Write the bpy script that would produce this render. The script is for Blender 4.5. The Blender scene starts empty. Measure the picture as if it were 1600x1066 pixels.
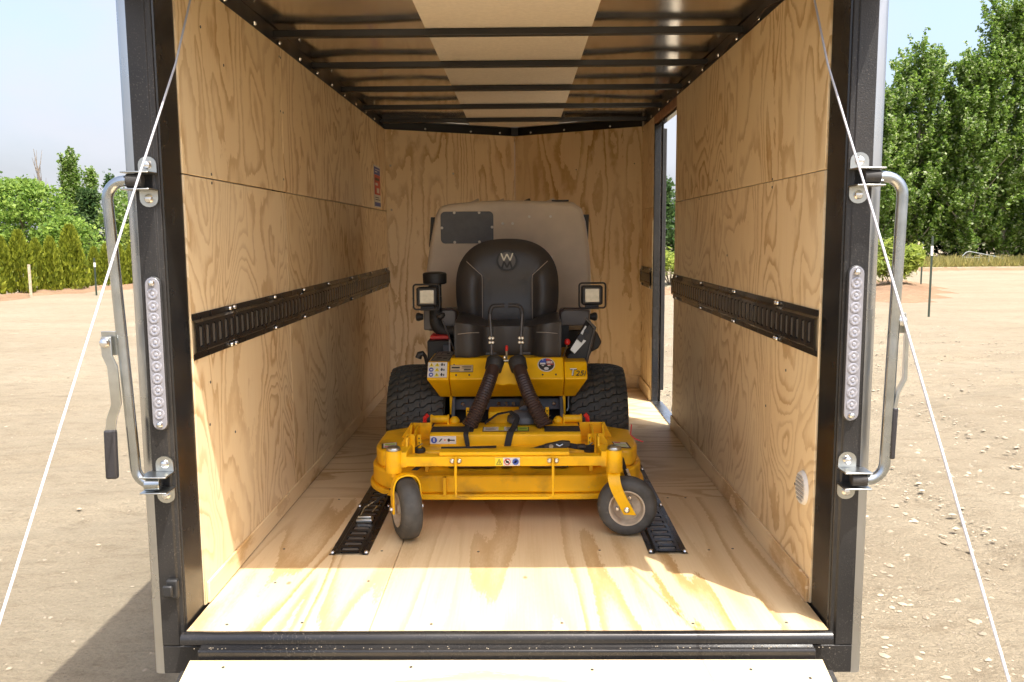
import bpy, bmesh, math, random
import numpy as np
from mathutils import Vector, Matrix

sc = bpy.context.scene
col = sc.collection
R = math.radians
G = 0.55                                  # height of the trailer floor above the ground
random.seed(4)
rng = np.random.default_rng(7)

# ------------------------------------------------------------------ camera
def camera():
    cd = bpy.data.cameras.new('camera'); co = bpy.data.objects.new('camera', cd); col.objects.link(co)
    yaw, pit, roll = -0.0111, 0.1222, -0.0072
    cy, sy, cp, sp = math.cos(yaw), math.sin(yaw), math.cos(pit), math.sin(pit)
    f = Vector((sy*cp, cy*cp, -sp)); r = Vector((cy, -sy, 0)); u = r.cross(f)
    cr, sr = math.cos(roll), math.sin(roll)
    r, u = r*cr+u*sr, u*cr-r*sr
    m = Matrix((r, u, -f)).transposed().to_4x4(); m.translation = Vector((0.046, -2.165, 1.032+G))
    co.matrix_world = m
    cd.sensor_width = 36; cd.lens = 1338.9/1600*36; cd.clip_start = 0.05; cd.clip_end = 2000
    sc.camera = co
camera()

# ------------------------------------------------------------------ sky, sun, exposure
SUN = Vector((0.31, -0.37, 1.0)).normalized()      # towards the sun
SKY_STRENGTH, SUN_STRENGTH, EXPOSURE = 0.125, 2.0, 1.85
def world():
    w = bpy.data.worlds.new('World'); sc.world = w; w.use_nodes = True
    nt = w.node_tree; nt.nodes.clear(); N = nt.nodes.new; L = nt.links.new
    out = N('ShaderNodeOutputWorld'); bg = N('ShaderNodeBackground'); L(bg.outputs[0], out.inputs[0])
    sk = N('ShaderNodeTexSky'); sk.sky_type = 'NISHITA'; sk.sun_disc = False
    sk.sun_elevation = math.asin(SUN.z); sk.sun_rotation = math.atan2(SUN.x, SUN.y)
    sk.air_density = 0.9; sk.dust_density = 6.3; sk.ozone_density = 1.0
    tc = N('ShaderNodeTexCoord'); mp = N('ShaderNodeMapping'); mp.inputs['Scale'].default_value = (1, 1, 2.6); mp.inputs['Location'].default_value = (1.7, 0.6, 0.3)
    L(tc.outputs['Generated'], mp.inputs['Vector'])
    no = N('ShaderNodeTexNoise'); no.inputs['Scale'].default_value = 2.4; no.inputs['Detail'].default_value = 6; no.inputs['Roughness'].default_value = 0.5
    no.inputs['Distortion'].default_value = 0.4
    L(mp.outputs[0], no.inputs['Vector'])
    cr = N('ShaderNodeValToRGB'); cr.color_ramp.elements[0].position = 0.40; cr.color_ramp.elements[1].position = 0.64
    L(no.outputs[0], cr.inputs[0])
    mx = N('ShaderNodeMixRGB'); mx.inputs[2].default_value = (1.95, 2.0, 2.2, 1)
    ml = N('ShaderNodeMath'); ml.operation = 'MULTIPLY'; ml.inputs[1].default_value = 0.85
    L(cr.outputs[0], ml.inputs[0]); L(ml.outputs[0], mx.inputs[0]); L(sk.outputs[0], mx.inputs[1])
    L(mx.outputs[0], bg.inputs[0]); bg.inputs[1].default_value = SKY_STRENGTH
    sd = bpy.data.lights.new('sun', 'SUN'); sd.energy = SUN_STRENGTH; sd.angle = R(0.5); sd.color = (1.0, 0.955, 0.88)
    so = bpy.data.objects.new('sun', sd); col.objects.link(so)
    so.rotation_euler = SUN.to_track_quat('Z', 'Y').to_euler(); so.location = (6, -8, 20)
world()
vs = sc.view_settings; vs.view_transform = 'Standard'; vs.look = 'None'; vs.exposure = EXPOSURE; vs.gamma = 1
vs.use_curve_mapping = False
sc.render.engine = 'CYCLES'
cy_ = sc.cycles; cy_.max_bounces = 14; cy_.diffuse_bounces = 9; cy_.glossy_bounces = 5; cy_.transmission_bounces = 5
cy_.transparent_max_bounces = 6; cy_.use_denoising = True; cy_.caustics_reflective = False; cy_.caustics_refractive = False
cy_.sample_clamp_indirect = 6

# ------------------------------------------------------------------ materials
M = {}
def nodes(m):
    m.use_nodes = True
    return m.node_tree, m.node_tree.nodes['Principled BSDF']
def mat(name, c, rough=0.5, metal=0.0, var=0.0, vscale=8, bump=0.0, bscale=60, dust=0.0, dcol=(0.45, 0.38, 0.3), dscale=70, spec=0.5, coat=0.0, grime=0.0, gcol=(0.1, 0.07, 0.04), rvar=0.0):
    m = bpy.data.materials.new(name); nt, b = nodes(m); N = nt.nodes.new; L = nt.links.new
    b.inputs['Base Color'].default_value = (*c, 1); b.inputs['Roughness'].default_value = rough; b.inputs['Metallic'].default_value = metal
    b.inputs['Specular IOR Level'].default_value = spec; b.inputs['Coat Weight'].default_value = coat; b.inputs['Coat Roughness'].default_value = 0.15
    tc = N('ShaderNodeTexCoord'); cur = None
    def noise(s, d=3, off=0):
        n = N('ShaderNodeTexNoise'); n.inputs['Scale'].default_value = s; n.inputs['Detail'].default_value = d
        mp = N('ShaderNodeMapping'); mp.inputs['Location'].default_value = (off, off*1.7, off*.6)
        L(tc.outputs['Object'], mp.inputs[0]); L(mp.outputs[0], n.inputs['Vector']); return n
    def ramp(n, a, bb):
        r = N('ShaderNodeMapRange'); r.inputs['From Min'].default_value = a; r.inputs['From Max'].default_value = bb; L(n.outputs[0], r.inputs[0]); return r
    if var:
        n = noise(vscale); hs = N('ShaderNodeMixRGB'); hs.inputs[1].default_value = (*[x*(1-var) for x in c], 1); hs.inputs[2].default_value = (*[min(1, x*(1+var)) for x in c], 1)
        r = ramp(n, .3, .7); L(r.outputs[0], hs.inputs[0]); cur = hs.outputs[0]
    def over(cur, fac, cc):
        mx = N('ShaderNodeMixRGB'); L(fac, mx.inputs[0]); mx.inputs[2].default_value = (*cc, 1)
        if cur: L(cur, mx.inputs[1])
        else: mx.inputs[1].default_value = (*c, 1)
        return mx.outputs[0]
    if grime:
        n = noise(11, 6, 3.1); r = ramp(n, .52, .75); q = N('ShaderNodeMath'); q.operation = 'MULTIPLY'; q.inputs[1].default_value = grime; L(r.outputs[0], q.inputs[0])
        cur = over(cur, q.outputs[0], gcol)
    if dust:
        n = noise(dscale, 2, 5.3); r = ramp(n, .60, .72); n2 = noise(5, 4, 9); r2 = ramp(n2, .35, .7)
        q = N('ShaderNodeMath'); q.operation = 'MULTIPLY'; L(r.outputs[0], q.inputs[0]); L(r2.outputs[0], q.inputs[1])
        q2 = N('ShaderNodeMath'); q2.operation = 'MULTIPLY'; q2.inputs[1].default_value = dust; L(q.outputs[0], q2.inputs[0])
        n3 = noise(3.5, 5, 2); r3 = ramp(n3, .35, .8); q3 = N('ShaderNodeMath'); q3.operation = 'MULTIPLY_ADD'; q3.inputs[1].default_value = dust*.35; L(r3.outputs[0], q3.inputs[0]); L(q2.outputs[0], q3.inputs[2])
        cur = over(cur, q3.outputs[0], dcol)
    if cur: L(cur, b.inputs['Base Color'])
    if rvar:
        n = noise(6, 5, 7.7); r = ramp(n, .3, .7); r.inputs['To Min'].default_value = max(.02, rough-rvar); r.inputs['To Max'].default_value = rough+rvar; L(r.outputs[0], b.inputs['Roughness'])
    if bump:
        n = noise(bscale, 4); bp = N('ShaderNodeBump'); bp.inputs['Strength'].default_value = bump; bp.inputs['Distance'].default_value = 0.01
        L(n.outputs[0], bp.inputs['Height']); L(bp.outputs[0], b.inputs['Normal'])
    M[name] = m
    return m

def plywood(name, across, along, up, freq=1.0, light=(0.87, 0.705, 0.45), mid=(0.79, 0.59, 0.335), dark=(0.485, 0.285, 0.105), warp=1.0, bands=8.0, stretch=.34, ragged=.75):
    """rotary-cut pine veneer: contour bands of a stretched noise field; across/along name the object axes"""
    m = bpy.data.materials.new(name); nt, b = nodes(m); N = nt.nodes.new; L = nt.links.new
    tc = N('ShaderNodeTexCoord'); oi = N('ShaderNodeObjectInfo'); sp = N('ShaderNodeSeparateXYZ'); cb = N('ShaderNodeCombineXYZ')
    L(tc.outputs['Object'], sp.inputs[0])
    L(sp.outputs['XYZ'.index(across)], cb.inputs[0]); L(sp.outputs['XYZ'.index(along)], cb.inputs[1]); L(sp.outputs['XYZ'.index(up)], cb.inputs[2])
    of = N('ShaderNodeVectorMath'); of.operation = 'MULTIPLY_ADD'; of.inputs[1].default_value = (31, 47, 23)
    rv = N('ShaderNodeCombineXYZ')
    for i in range(3): L(oi.outputs['Random'], rv.inputs[i])
    L(rv.outputs[0], of.inputs[0]); L(cb.outputs[0], of.inputs[2])
    def noise(sx, sy, scale, det, dist=0.0, rough=.5, src=None):
        mp = N('ShaderNodeMapping'); mp.inputs['Scale'].default_value = (sx, sy, 1); L((src or of.outputs[0]), mp.inputs[0])
        n = N('ShaderNodeTexNoise'); n.inputs['Scale'].default_value = scale; n.inputs['Detail'].default_value = det
        n.inputs['Distortion'].default_value = dist; n.inputs['Roughness'].default_value = rough; L(mp.outputs[0], n.inputs['Vector']); return n.outputs[0]
    def math_(op, a, bb=None, c=None):
        q = N('ShaderNodeMath'); q.operation = op
        for i, v in enumerate((a, bb, c)):
            if v is None: continue
            if isinstance(v, (int, float)): q.inputs[i].default_value = v
            else: L(v, q.inputs[i])
        return q.outputs[0]
    def mrange(v, a, bb, c=0, d=1, smooth=False):
        r = N('ShaderNodeMapRange'); r.inputs[1].default_value = a; r.inputs[2].default_value = bb; r.inputs[3].default_value = c; r.inputs[4].default_value = d
        if smooth: r.interpolation_type = 'SMOOTHSTEP'
        L(v, r.inputs[0]); return r.outputs[0]
    big = noise(1.0*freq, stretch*freq, 1.9, 1.5, 0.55*warp)
    rag = noise(5.5, 2.6 if ragged > .5 else .7, 5.0, 3, 0.3)
    fine = noise(26, 6, 8.0, 3)
    t = math_('MULTIPLY', big, mrange(oi.outputs['Random'], 0, 1, bands*.75, bands*1.2))
    t = math_('MULTIPLY_ADD', rag, ragged, t)
    t = math_('MULTIPLY_ADD', fine, 0.30, t)
    s = math_('FRACT', t)
    rise = mrange(s, 0.42, 0.86, smooth=True); fall = mrange(s, 0.90, 0.985, 1, 0, smooth=True)
    band = math_('MULTIPLY', rise, fall)
    idx = math_('FLOOR', t)
    wn = N('ShaderNodeTexWhiteNoise'); wn.noise_dimensions = '1D'; L(idx, wn.inputs['W'])
    amp = mrange(wn.outputs['Value'], 0, 1, 0.35, 1.0)
    blot = noise(1.4, 0.9 if ragged > .5 else .25, 2.4, 3, 0.4)
    amp = math_('MULTIPLY', amp, mrange(blot, 0.32, 0.66, 0.35, 1.0))
    band = math_('MULTIPLY', band, amp)
    fib = noise(210, 3.0, 1.0, 2)
    c1 = N('ShaderNodeMixRGB'); c1.inputs[1].default_value = (*light, 1); c1.inputs[2].default_value = (*mid, 1)
    tone = math_('MULTIPLY_ADD', mrange(blot, 0.3, 0.72), 0.55, math_('MULTIPLY', mrange(fib, .35, .7), 0.28)); L(tone, c1.inputs[0])
    c2 = N('ShaderNodeMixRGB'); L(band, c2.inputs[0]); L(c1.outputs[0], c2.inputs[1]); c2.inputs[2].default_value = (*dark, 1)
    # patched football plugs / pin knots: few small dark spots
    vo = N('ShaderNodeTexVoronoi'); vo.inputs['Scale'].default_value = 1.0; mpv = N('ShaderNodeMapping'); mpv.inputs['Scale'].default_value = (3.1, 1.9, 1.0)
    L(of.outputs[0], mpv.inputs[0]); L(mpv.outputs[0], vo.inputs['Vector'])
    kn = mrange(vo.outputs['Distance'], 0.012, 0.03, 0.7, 0, smooth=True)
    c3 = N('ShaderNodeMixRGB'); L(kn, c3.inputs[0]); L(c2.outputs[0], c3.inputs[1]); c3.inputs[2].default_value = (0.2, 0.1, 0.045, 1)
    hv = N('ShaderNodeHueSaturation'); L(c3.outputs[0], hv.inputs['Color']); fr = math_('FRACT', math_('MULTIPLY', oi.outputs['Random'], 7.31)); L(mrange(fr, 0, 1, .93, 1.03), hv.inputs['Value']); L(mrange(fr, 0, 1, 1.06, .94), hv.inputs['Saturation'])
    L(hv.outputs[0], b.inputs['Base Color'])
    b.inputs['Roughness'].default_value = 0.55; b.inputs['Specular IOR Level'].default_value = 0.35
    bp = N('ShaderNodeBump'); bp.inputs['Strength'].default_value = 0.12; bp.inputs['Distance'].default_value = 0.003
    h = math_('MULTIPLY_ADD', band, 0.6, fib); L(h, bp.inputs['Height']); L(bp.outputs[0], b.inputs['Normal'])
    M[name] = m

plywood('ply_wall', 'Y', 'Z', 'X', freq=1.5, warp=1.3, bands=16, stretch=.45)
plywood('ply_front', 'X', 'Z', 'Y', freq=2.6, warp=0.35, bands=13, stretch=.16)
plywood('ply_floor_long', 'X', 'Y', 'Z', freq=2.6, warp=0.3, bands=9, stretch=.10, ragged=.4, light=(0.75, 0.60, 0.385), mid=(0.67, 0.50, 0.285), dark=(0.43, 0.255, 0.095))
plywood('ply_floor_cross', 'Y', 'X', 'Z', freq=2.0, warp=0.5, bands=11, stretch=.2, ragged=.45, light=(0.75, 0.60, 0.385), mid=(0.67, 0.50, 0.285), dark=(0.43, 0.255, 0.095))
plywood('ply_trim', 'Z', 'Y', 'X', freq=2.2, warp=0.4, bands=5)
mat('ply_edge', (0.62, 0.45, 0.27), 0.6, var=.12, vscale=120)
mat('red_wood', (0.36, 0.18, 0.09), 0.6, var=.2, vscale=20)
mat('post_black', (0.012, 0.0115, 0.0115), 0.44, bump=.15, bscale=260, dust=.28, dcol=(0.30, 0.26, 0.22), dscale=210, rvar=.08)
mat('gloss_black', (0.010, 0.010, 0.011), 0.22, dust=.22, dcol=(0.25, 0.22, 0.18), dscale=180, rvar=.1)
mat('track_black', (0.016, 0.014, 0.013), 0.26, dust=.15, dcol=(0.28, 0.22, 0.16), dscale=150, rvar=.1)
mat('void_black', (0.006, 0.006, 0.006), 0.7)  # near-black that paints in the shade of slots, holes and the mower's underside
mat('bow_black', (0.014, 0.013, 0.013), 0.38, rvar=.08)
mat('sheet_metal', (0.91, 0.89, 0.86), 0.15, metal=1.0, rvar=.05)
mat('alu_trim', (0.50, 0.51, 0.52), 0.3, metal=1.0, rvar=.1, var=.05)
mat('skin_beige', (0.62, 0.55, 0.48), 0.35, var=.04)
mat('strip_card', (0.80, 0.74, 0.64), 0.75, var=.05, vscale=60)
mat('zinc', (0.42, 0.45, 0.47), 0.24, metal=1.0, var=.12, vscale=25, rvar=.12)
mat('zinc_plate', (0.50, 0.51, 0.49), 0.3, metal=1.0, var=.08, vscale=40)
mat('bolt_metal', (0.75, 0.75, 0.74), 0.25, metal=1.0)
mat('rubber', (0.022, 0.021, 0.020), 0.62, var=.3, vscale=30, dust=.35, dcol=(0.16, 0.13, 0.10), dscale=60)
mat('tyre', (0.045, 0.045, 0.040), 0.68, var=.25, vscale=25, dust=.45, dcol=(0.15, 0.13, 0.09), dscale=45, bump=.3, bscale=90)
mat('caster_rubber', (0.055, 0.055, 0.053), 0.66, var=.3, vscale=30, dust=.4, dcol=(0.2, 0.17, 0.13), dscale=50)
mat('grip_black', (0.028, 0.026, 0.028), 0.5, bump=.2, bscale=200)
mat('cable_white', (0.46, 0.46, 0.49), 0.35, var=.06, vscale=300)
mat('mower_yellow', (0.88, 0.49, 0.004), 0.36, var=.05, vscale=10, grime=.3, gcol=(0.36, 0.16, 0.005), spec=.35, rvar=.1)
mat('deck_yellow', (0.87, 0.48, 0.004), 0.45, var=.10, vscale=9, grime=.75, gcol=(0.30, 0.15, 0.02), spec=.3, rvar=.15, dust=.25, dcol=(0.45, 0.33, 0.15), dscale=90)
mat('catcher_tan', (0.58, 0.495, 0.385), 0.52, var=.06, vscale=14, bump=.08, bscale=300)
mat('plate_grey', (0.09, 0.095, 0.105), 0.5, var=.1, vscale=40, bump=.1, bscale=300)
mat('seat_vinyl', (0.040, 0.037, 0.036), 0.36, var=.15, vscale=10, bump=.16, bscale=420, rvar=.06)
mat('logo_black', (0.006, 0.006, 0.006), 0.5)
mat('logo_grey', (0.075, 0.07, 0.068), 0.45)
mat('stitch', (0.42, 0.37, 0.32), 0.6)
mat('frame_grey', (0.085, 0.10, 0.12), 0.45, var=.2, vscale=20, grime=.5)
mat('steel_dark', (0.10, 0.095, 0.09), 0.4, metal=.6, var=.2, vscale=30)
mat('track_tongue', (0.20, 0.185, 0.165), 0.32, metal=.5)
mat('plastic_black', (0.018, 0.018, 0.018), 0.48, var=.2, vscale=20, bump=.1, bscale=200)
mat('armour_grey', (0.16, 0.145, 0.135), 0.38, var=.08, vscale=10)
mat('boot_rubber', (0.040, 0.022, 0.020), 0.45, var=.25, vscale=40)
mat('rim_cream', (0.48, 0.40, 0.30), 0.55, var=.2, vscale=30, grime=.7, gcol=(0.22, 0.10, 0.04))
mat('red_paint', (0.62, 0.02, 0.02), 0.35)
mat('webbing', (0.02, 0.02, 0.022), 0.75, bump=.4, bscale=500)
mat('lamp_lens', (0.50, 0.48, 0.42), 0.12, metal=.5, var=.12, vscale=60)
mat('led_lens', (0.36, 0.36, 0.40), 0.10, metal=.3, var=.3, vscale=150)
mat('lens_clear', (0.26, 0.26, 0.29), 0.14, metal=.1, coat=.8)
mat('decal_white', (0.70, 0.68, 0.64), 0.4)
mat('decal_yellow', (0.80, 0.66, 0.03), 0.4)
mat('decal_black', (0.02, 0.02, 0.02), 0.4)
mat('decal_blue', (0.05, 0.10, 0.42), 0.4)
mat('decal_red', (0.60, 0.05, 0.05), 0.4)
mat('decal_green', (0.45, 0.60, 0.05), 0.4)
mat('decal_silver', (0.42, 0.38, 0.30), 0.3, metal=.7)
mat('vent_slot', (0.42, 0.40, 0.37), 0.5)
mat('vent_white', (0.75, 0.74, 0.71), 0.4)
mat('knob_yellow', (0.85, 0.55, 0.02), 0.4)
mat('bark', (0.20, 0.16, 0.12), 0.9, var=.3, vscale=6, bump=.6, bscale=20)
mat('bark_pale', (0.42, 0.37, 0.30), 0.9, var=.3, vscale=6, bump=.5, bscale=20)
mat('wood_stake', (0.50, 0.42, 0.30), 0.8, var=.2, vscale=20)
mat('stake_green', (0.03, 0.045, 0.03), 0.6)
mat('stone', (0.31, 0.26, 0.19), 0.85, var=.4, vscale=2.3)
mat('pipe_grey', (0.30, 0.33, 0.31), 0.5)

def leafmat(name, a, b_, sheen=0.25, trans=0.45, pale=None):
    m = bpy.data.materials.new(name); nt, b = nodes(m); N = nt.nodes.new; L = nt.links.new
    g = N('ShaderNodeNewGeometry'); mx = N('ShaderNodeMixRGB'); mx.inputs[1].default_value = (*a, 1); mx.inputs[2].default_value = (*b_, 1)
    L(g.outputs['Random Per Island'], mx.inputs[0])
    if pale:
        gt = N('ShaderNodeMath'); gt.operation = 'GREATER_THAN'; gt.inputs[1].default_value = .86; L(g.outputs['Random Per Island'], gt.inputs[0]); m0 = mx
        mx = N('ShaderNodeMixRGB'); L(gt.outputs[0], mx.inputs[0]); L(m0.outputs[0], mx.inputs[1]); mx.inputs[2].default_value = (*pale, 1)
    L(mx.outputs[0], b.inputs['Base Color'])
    b.inputs['Roughness'].default_value = 0.5; b.inputs['Specular IOR Level'].default_value = sheen
    tr = N('ShaderNodeBsdfTranslucent'); ms = N('ShaderNodeMixShader'); ms.inputs[0].default_value = trans
    h = N('ShaderNodeHueSaturation'); h.inputs['Value'].default_value = 1.5; L(mx.outputs[0], h.inputs['Color']); L(h.outputs[0], tr.inputs[0])
    out = [n for n in nt.nodes if n.type == 'OUTPUT_MATERIAL'][0]
    L(b.outputs[0], ms.inputs[1]); L(tr.outputs[0], ms.inputs[2]); L(ms.outputs[0], out.inputs[0])
    M[name] = m
leafmat('leaf_poplar', (0.075, 0.15, 0.018), (0.23, 0.33, 0.065), sheen=.5, pale=(0.36, 0.42, 0.22))
leafmat('leaf_bright', (0.10, 0.19, 0.03), (0.26, 0.36, 0.07))
leafmat('leaf_cedar', (0.10, 0.135, 0.012), (0.33, 0.36, 0.04), trans=.35)
leafmat('leaf_dark', (0.03, 0.07, 0.02), (0.09, 0.15, 0.045))
leafmat('leaf_lime', (0.16, 0.22, 0.03), (0.33, 0.38, 0.08))
leafmat('leaf_grass', (0.20, 0.20, 0.06), (0.38, 0.32, 0.12))

def ground_mat(name, c1, c2, c3):
    m = bpy.data.materials.new(name); nt, b = nodes(m); N = nt.nodes.new; L = nt.links.new
    tc = N('ShaderNodeTexCoord')
    def noise(s, d, rough=.55, sc3=(1, 1, 1)):
        mp = N('ShaderNodeMapping'); mp.inputs['Scale'].default_value = sc3; L(tc.outputs['Object'], mp.inputs[0])
        n = N('ShaderNodeTexNoise'); n.inputs['Scale'].default_value = s; n.inputs['Detail'].default_value = d; n.inputs['Roughness'].default_value = rough
        L(mp.outputs[0], n.inputs['Vector']); return n
    def rmp(n, a, bb):
        r = N('ShaderNodeMapRange'); r.inputs[1].default_value = a; r.inputs[2].default_value = bb; L(n.outputs[0], r.inputs[0]); return r
    n1 = noise(.55, 8, .68, (.55, 1.1, 1)); n2 = noise(7, 8, .75, (.6, 1.2, 1)); n3 = noise(60, 4, .7)
    x1 = N('ShaderNodeMixRGB'); x1.inputs[1].default_value = (*c1, 1); x1.inputs[2].default_value = (*c2, 1); L(rmp(n1, .35, .68).outputs[0], x1.inputs[0])
    x2 = N('ShaderNodeMixRGB'); L(x1.outputs[0], x2.inputs[1]); x2.inputs[2].default_value = (*c3, 1)
    r2 = rmp(n2, .5, .75); q = N('ShaderNodeMath'); q.operation = 'MULTIPLY'; q.inputs[1].default_value = .8; L(r2.outputs[0], q.inputs[0]); L(q.outputs[0], x2.inputs[0])
    x3 = N('ShaderNodeMixRGB'); x3.blend_type = 'MULTIPLY'; x3.inputs[0].default_value = .5; L(x2.outputs[0], x3.inputs[1])
    r3 = rmp(n3, .25, .6); g = N('ShaderNodeMath'); g.operation = 'MULTIPLY_ADD'; g.inputs[1].default_value = .5; g.inputs[2].default_value = .6; L(r3.outputs[0], g.inputs[0])
    L(g.outputs[0], x3.inputs[2]); L(x3.outputs[0], b.inputs['Base Color'])
    b.inputs['Roughness'].default_value = 0.95; b.inputs['Specular IOR Level'].default_value = 0.1
    ad = N('ShaderNodeMath'); ad.operation = 'MULTIPLY_ADD'; ad.inputs[1].default_value = .35; L(n3.outputs[0], ad.inputs[0]); L(n2.outputs[0], ad.inputs[2])
    bp = N('ShaderNodeBump'); bp.inputs['Strength'].default_value = 1.0; bp.inputs['Distance'].default_value = .05; L(ad.outputs[0], bp.inputs['Height']); L(bp.outputs[0], b.inputs['Normal'])
    M[name] = m
ground_mat('sand', (0.335, 0.288, 0.208), (0.27, 0.224, 0.155), (0.19, 0.15, 0.10))
ground_mat('dirt', (0.30, 0.20, 0.125), (0.23, 0.145, 0.09), (0.38, 0.28, 0.18))

# ------------------------------------------------------------------ mesh builder
class MB:
    def __init__(s): s.v, s.f, s.m = [], [], []
    def add(s, vs, fs, mi=0):
        o = len(s.v); s.v += [tuple(v) for v in vs]; s.f += [tuple(i+o for i in f) for f in fs]; s.m += [mi]*len(fs); return s
    def box(s, x0, x1, y0, y1, z0, z1, mi=0):
        v = [(x, y, z) for z in (z0, z1) for y in (y0, y1) for x in (x0, x1)]
        return s.add(v, [(0, 2, 3, 1), (4, 5, 7, 6), (0, 1, 5, 4), (2, 6, 7, 3), (0, 4, 6, 2), (1, 3, 7, 5)], mi)
    def prism(s, poly, axis, a, b, mi=0):
        """poly in the two other axes (cyclic order x:(y,z) y:(x,z) z:(x,y)), extruded from a to b"""
        n = len(poly)
        def pt(p, t): return {'x': (t, p[0], p[1]), 'y': (p[0], t, p[1]), 'z': (p[0], p[1], t)}[axis]
        v = [pt(p, a) for p in poly]+[pt(p, b) for p in poly]
        f = [tuple(range(n)), tuple(range(2*n-1, n-1, -1))]+[(i, i+n, (i+1) % n+n, (i+1) % n) for i in range(n)]
        return s.add(v, f, mi)
    def tube(s, path, r, n=10, mi=0, caps=True):
        P = [Vector(p) for p in path]; rs = r if isinstance(r, (list, tuple)) else [r]*len(P); rings = []
        up = None
        for i, p in enumerate(P):
            t = ((P[i+1]-p).normalized() if i < len(P)-1 else Vector()) + ((p-P[i-1]).normalized() if i else Vector())
            t.normalize()
            if up is None:
                up = t.orthogonal().normalized()
            else:
                up = (up-t*up.dot(t)).normalized()
            w = t.cross(up); rings.append([p+(up*math.cos(2*math.pi*k/n)+w*math.sin(2*math.pi*k/n))*rs[i] for k in range(n)])
        v = [q for rg in rings for q in rg]; f = []
        for i in range(len(P)-1):
            for k in range(n): f.append((i*n+k, i*n+(k+1) % n, (i+1)*n+(k+1) % n, (i+1)*n+k))
        if caps: f += [tuple(range(n-1, -1, -1)), tuple(range((len(P)-1)*n, len(P)*n))]
        return s.add(v, f, mi)
    def lathe(s, prof, c, axis, n=32, mi=0, close=False):
        """prof: (distance along axis, radius)"""
        a = Vector(axis).normalized(); u = a.orthogonal().normalized(); w = a.cross(u); c = Vector(c)
        v = [c+a*h+(u*math.cos(2*math.pi*k/n)+w*math.sin(2*math.pi*k/n))*r for h, r in prof for k in range(n)]
        m_ = len(prof); f = []
        for i in range(m_ if close else m_-1):
            j = (i+1) % m_
            for k in range(n): f.append((i*n+k, i*n+(k+1) % n, j*n+(k+1) % n, j*n+k))
        if not close:
            f += [tuple(range(n-1, -1, -1)), tuple(range((m_-1)*n, m_*n))]
        return s.add(v, f, mi)
    def ribbon(s, path, width, thick=.0015, mi=0):
        """flat strap along path; width is a vector or list of vectors"""
        P = [Vector(p) for p in path]; n = len(P); v = []
        for i, p in enumerate(P):
            wv = Vector(width[i] if isinstance(width, list) else width)*.5
            t = (P[min(i+1, n-1)]-P[max(i-1, 0)]).normalized(); nr = wv.cross(t).normalized()*thick
            v += [p-wv-nr, p+wv-nr, p+wv+nr, p-wv+nr]
        f = []
        for i in range(n-1):
            for k in range(4): f.append((i*4+k, i*4+(k+1) % 4, i*4+4+(k+1) % 4, i*4+4+k))
        f += [(3, 2, 1, 0), (n*4-4, n*4-3, n*4-2, n*4-1)]
        return s.add(v, f, mi)
    def build(s, name, mats, parent=None, bevel=0, seg=2, smooth=35, sub=0, off=None, kind=None, fix=True):
        me = bpy.data.meshes.new(name); me.from_pydata(s.v, [], s.f)
        ml = mats if isinstance(mats, (list, tuple)) else [mats]
        for m in ml: me.materials.append(M[m])
        if len(ml) > 1: me.polygons.foreach_set('material_index', s.m)
        if fix:
            b = bmesh.new(); b.from_mesh(me); bmesh.ops.recalc_face_normals(b, faces=b.faces); b.to_mesh(me); b.free()
        return link(name, me, parent, bevel, seg, smooth, sub, off, kind)

def link(name, me, parent=None, bevel=0, seg=2, smooth=35, sub=0, off=None, kind=None):
    o = bpy.data.objects.new(name, me); col.objects.link(o)
    if smooth:
        me.shade_smooth()
        if smooth < 180: me.set_sharp_from_angle(angle=R(smooth))
    if off is None and parent is not None: off = parent.get('_base', (0, 0, 0))
    if parent is not None:
        o.parent = parent; b = off
        o['_base'] = (0.0, 0.0, 0.0)
        if tuple(b) != (0, 0, 0): o.location = (-b[0], -b[1], -b[2])
    if bevel:
        md = o.modifiers.new('bevel', 'BEVEL'); md.width = bevel; md.segments = seg; md.limit_method = 'ANGLE'; md.angle_limit = R(40); md.harden_normals = False
    if sub:
        md = o.modifiers.new('subdivision', 'SUBSURF'); md.levels = sub; md.render_levels = sub
    if kind: o['kind'] = kind
    return o

def thing(name, label, cat, base, group=None, z=None):
    """Empty at the thing's base; base is where it stands in trailer-floor coordinates"""
    o = bpy.data.objects.new(name, None); col.objects.link(o); o.empty_display_size = .2
    o.location = (base[0], base[1], base[2]+(G if z is None else z)); o['_base'] = tuple(float(x) for x in base)
    o['label'] = label; o['category'] = cat
    if group: o['group'] = group
    return o
def tag(o, label, cat, group=None):
    o['label'] = label; o['category'] = cat
    if group: o['group'] = group
    return o
def place(o, parent, name, loc, rot=None):
    """a copy of a small part, sharing its mesh, at loc in the parent's own coordinates"""
    c = o.copy(); c.name = name; col.objects.link(c); c.parent = parent
    b = parent.get('_base', (0, 0, 0)); c.location = (loc[0]-b[0], loc[1]-b[1], loc[2]-b[2])
    if rot: c.rotation_euler = rot
    return c
PROTO = []
def proto(mb, mats, **k):
    o = mb.build('proto', mats, None, **k); PROTO.append(o); return o

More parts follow.
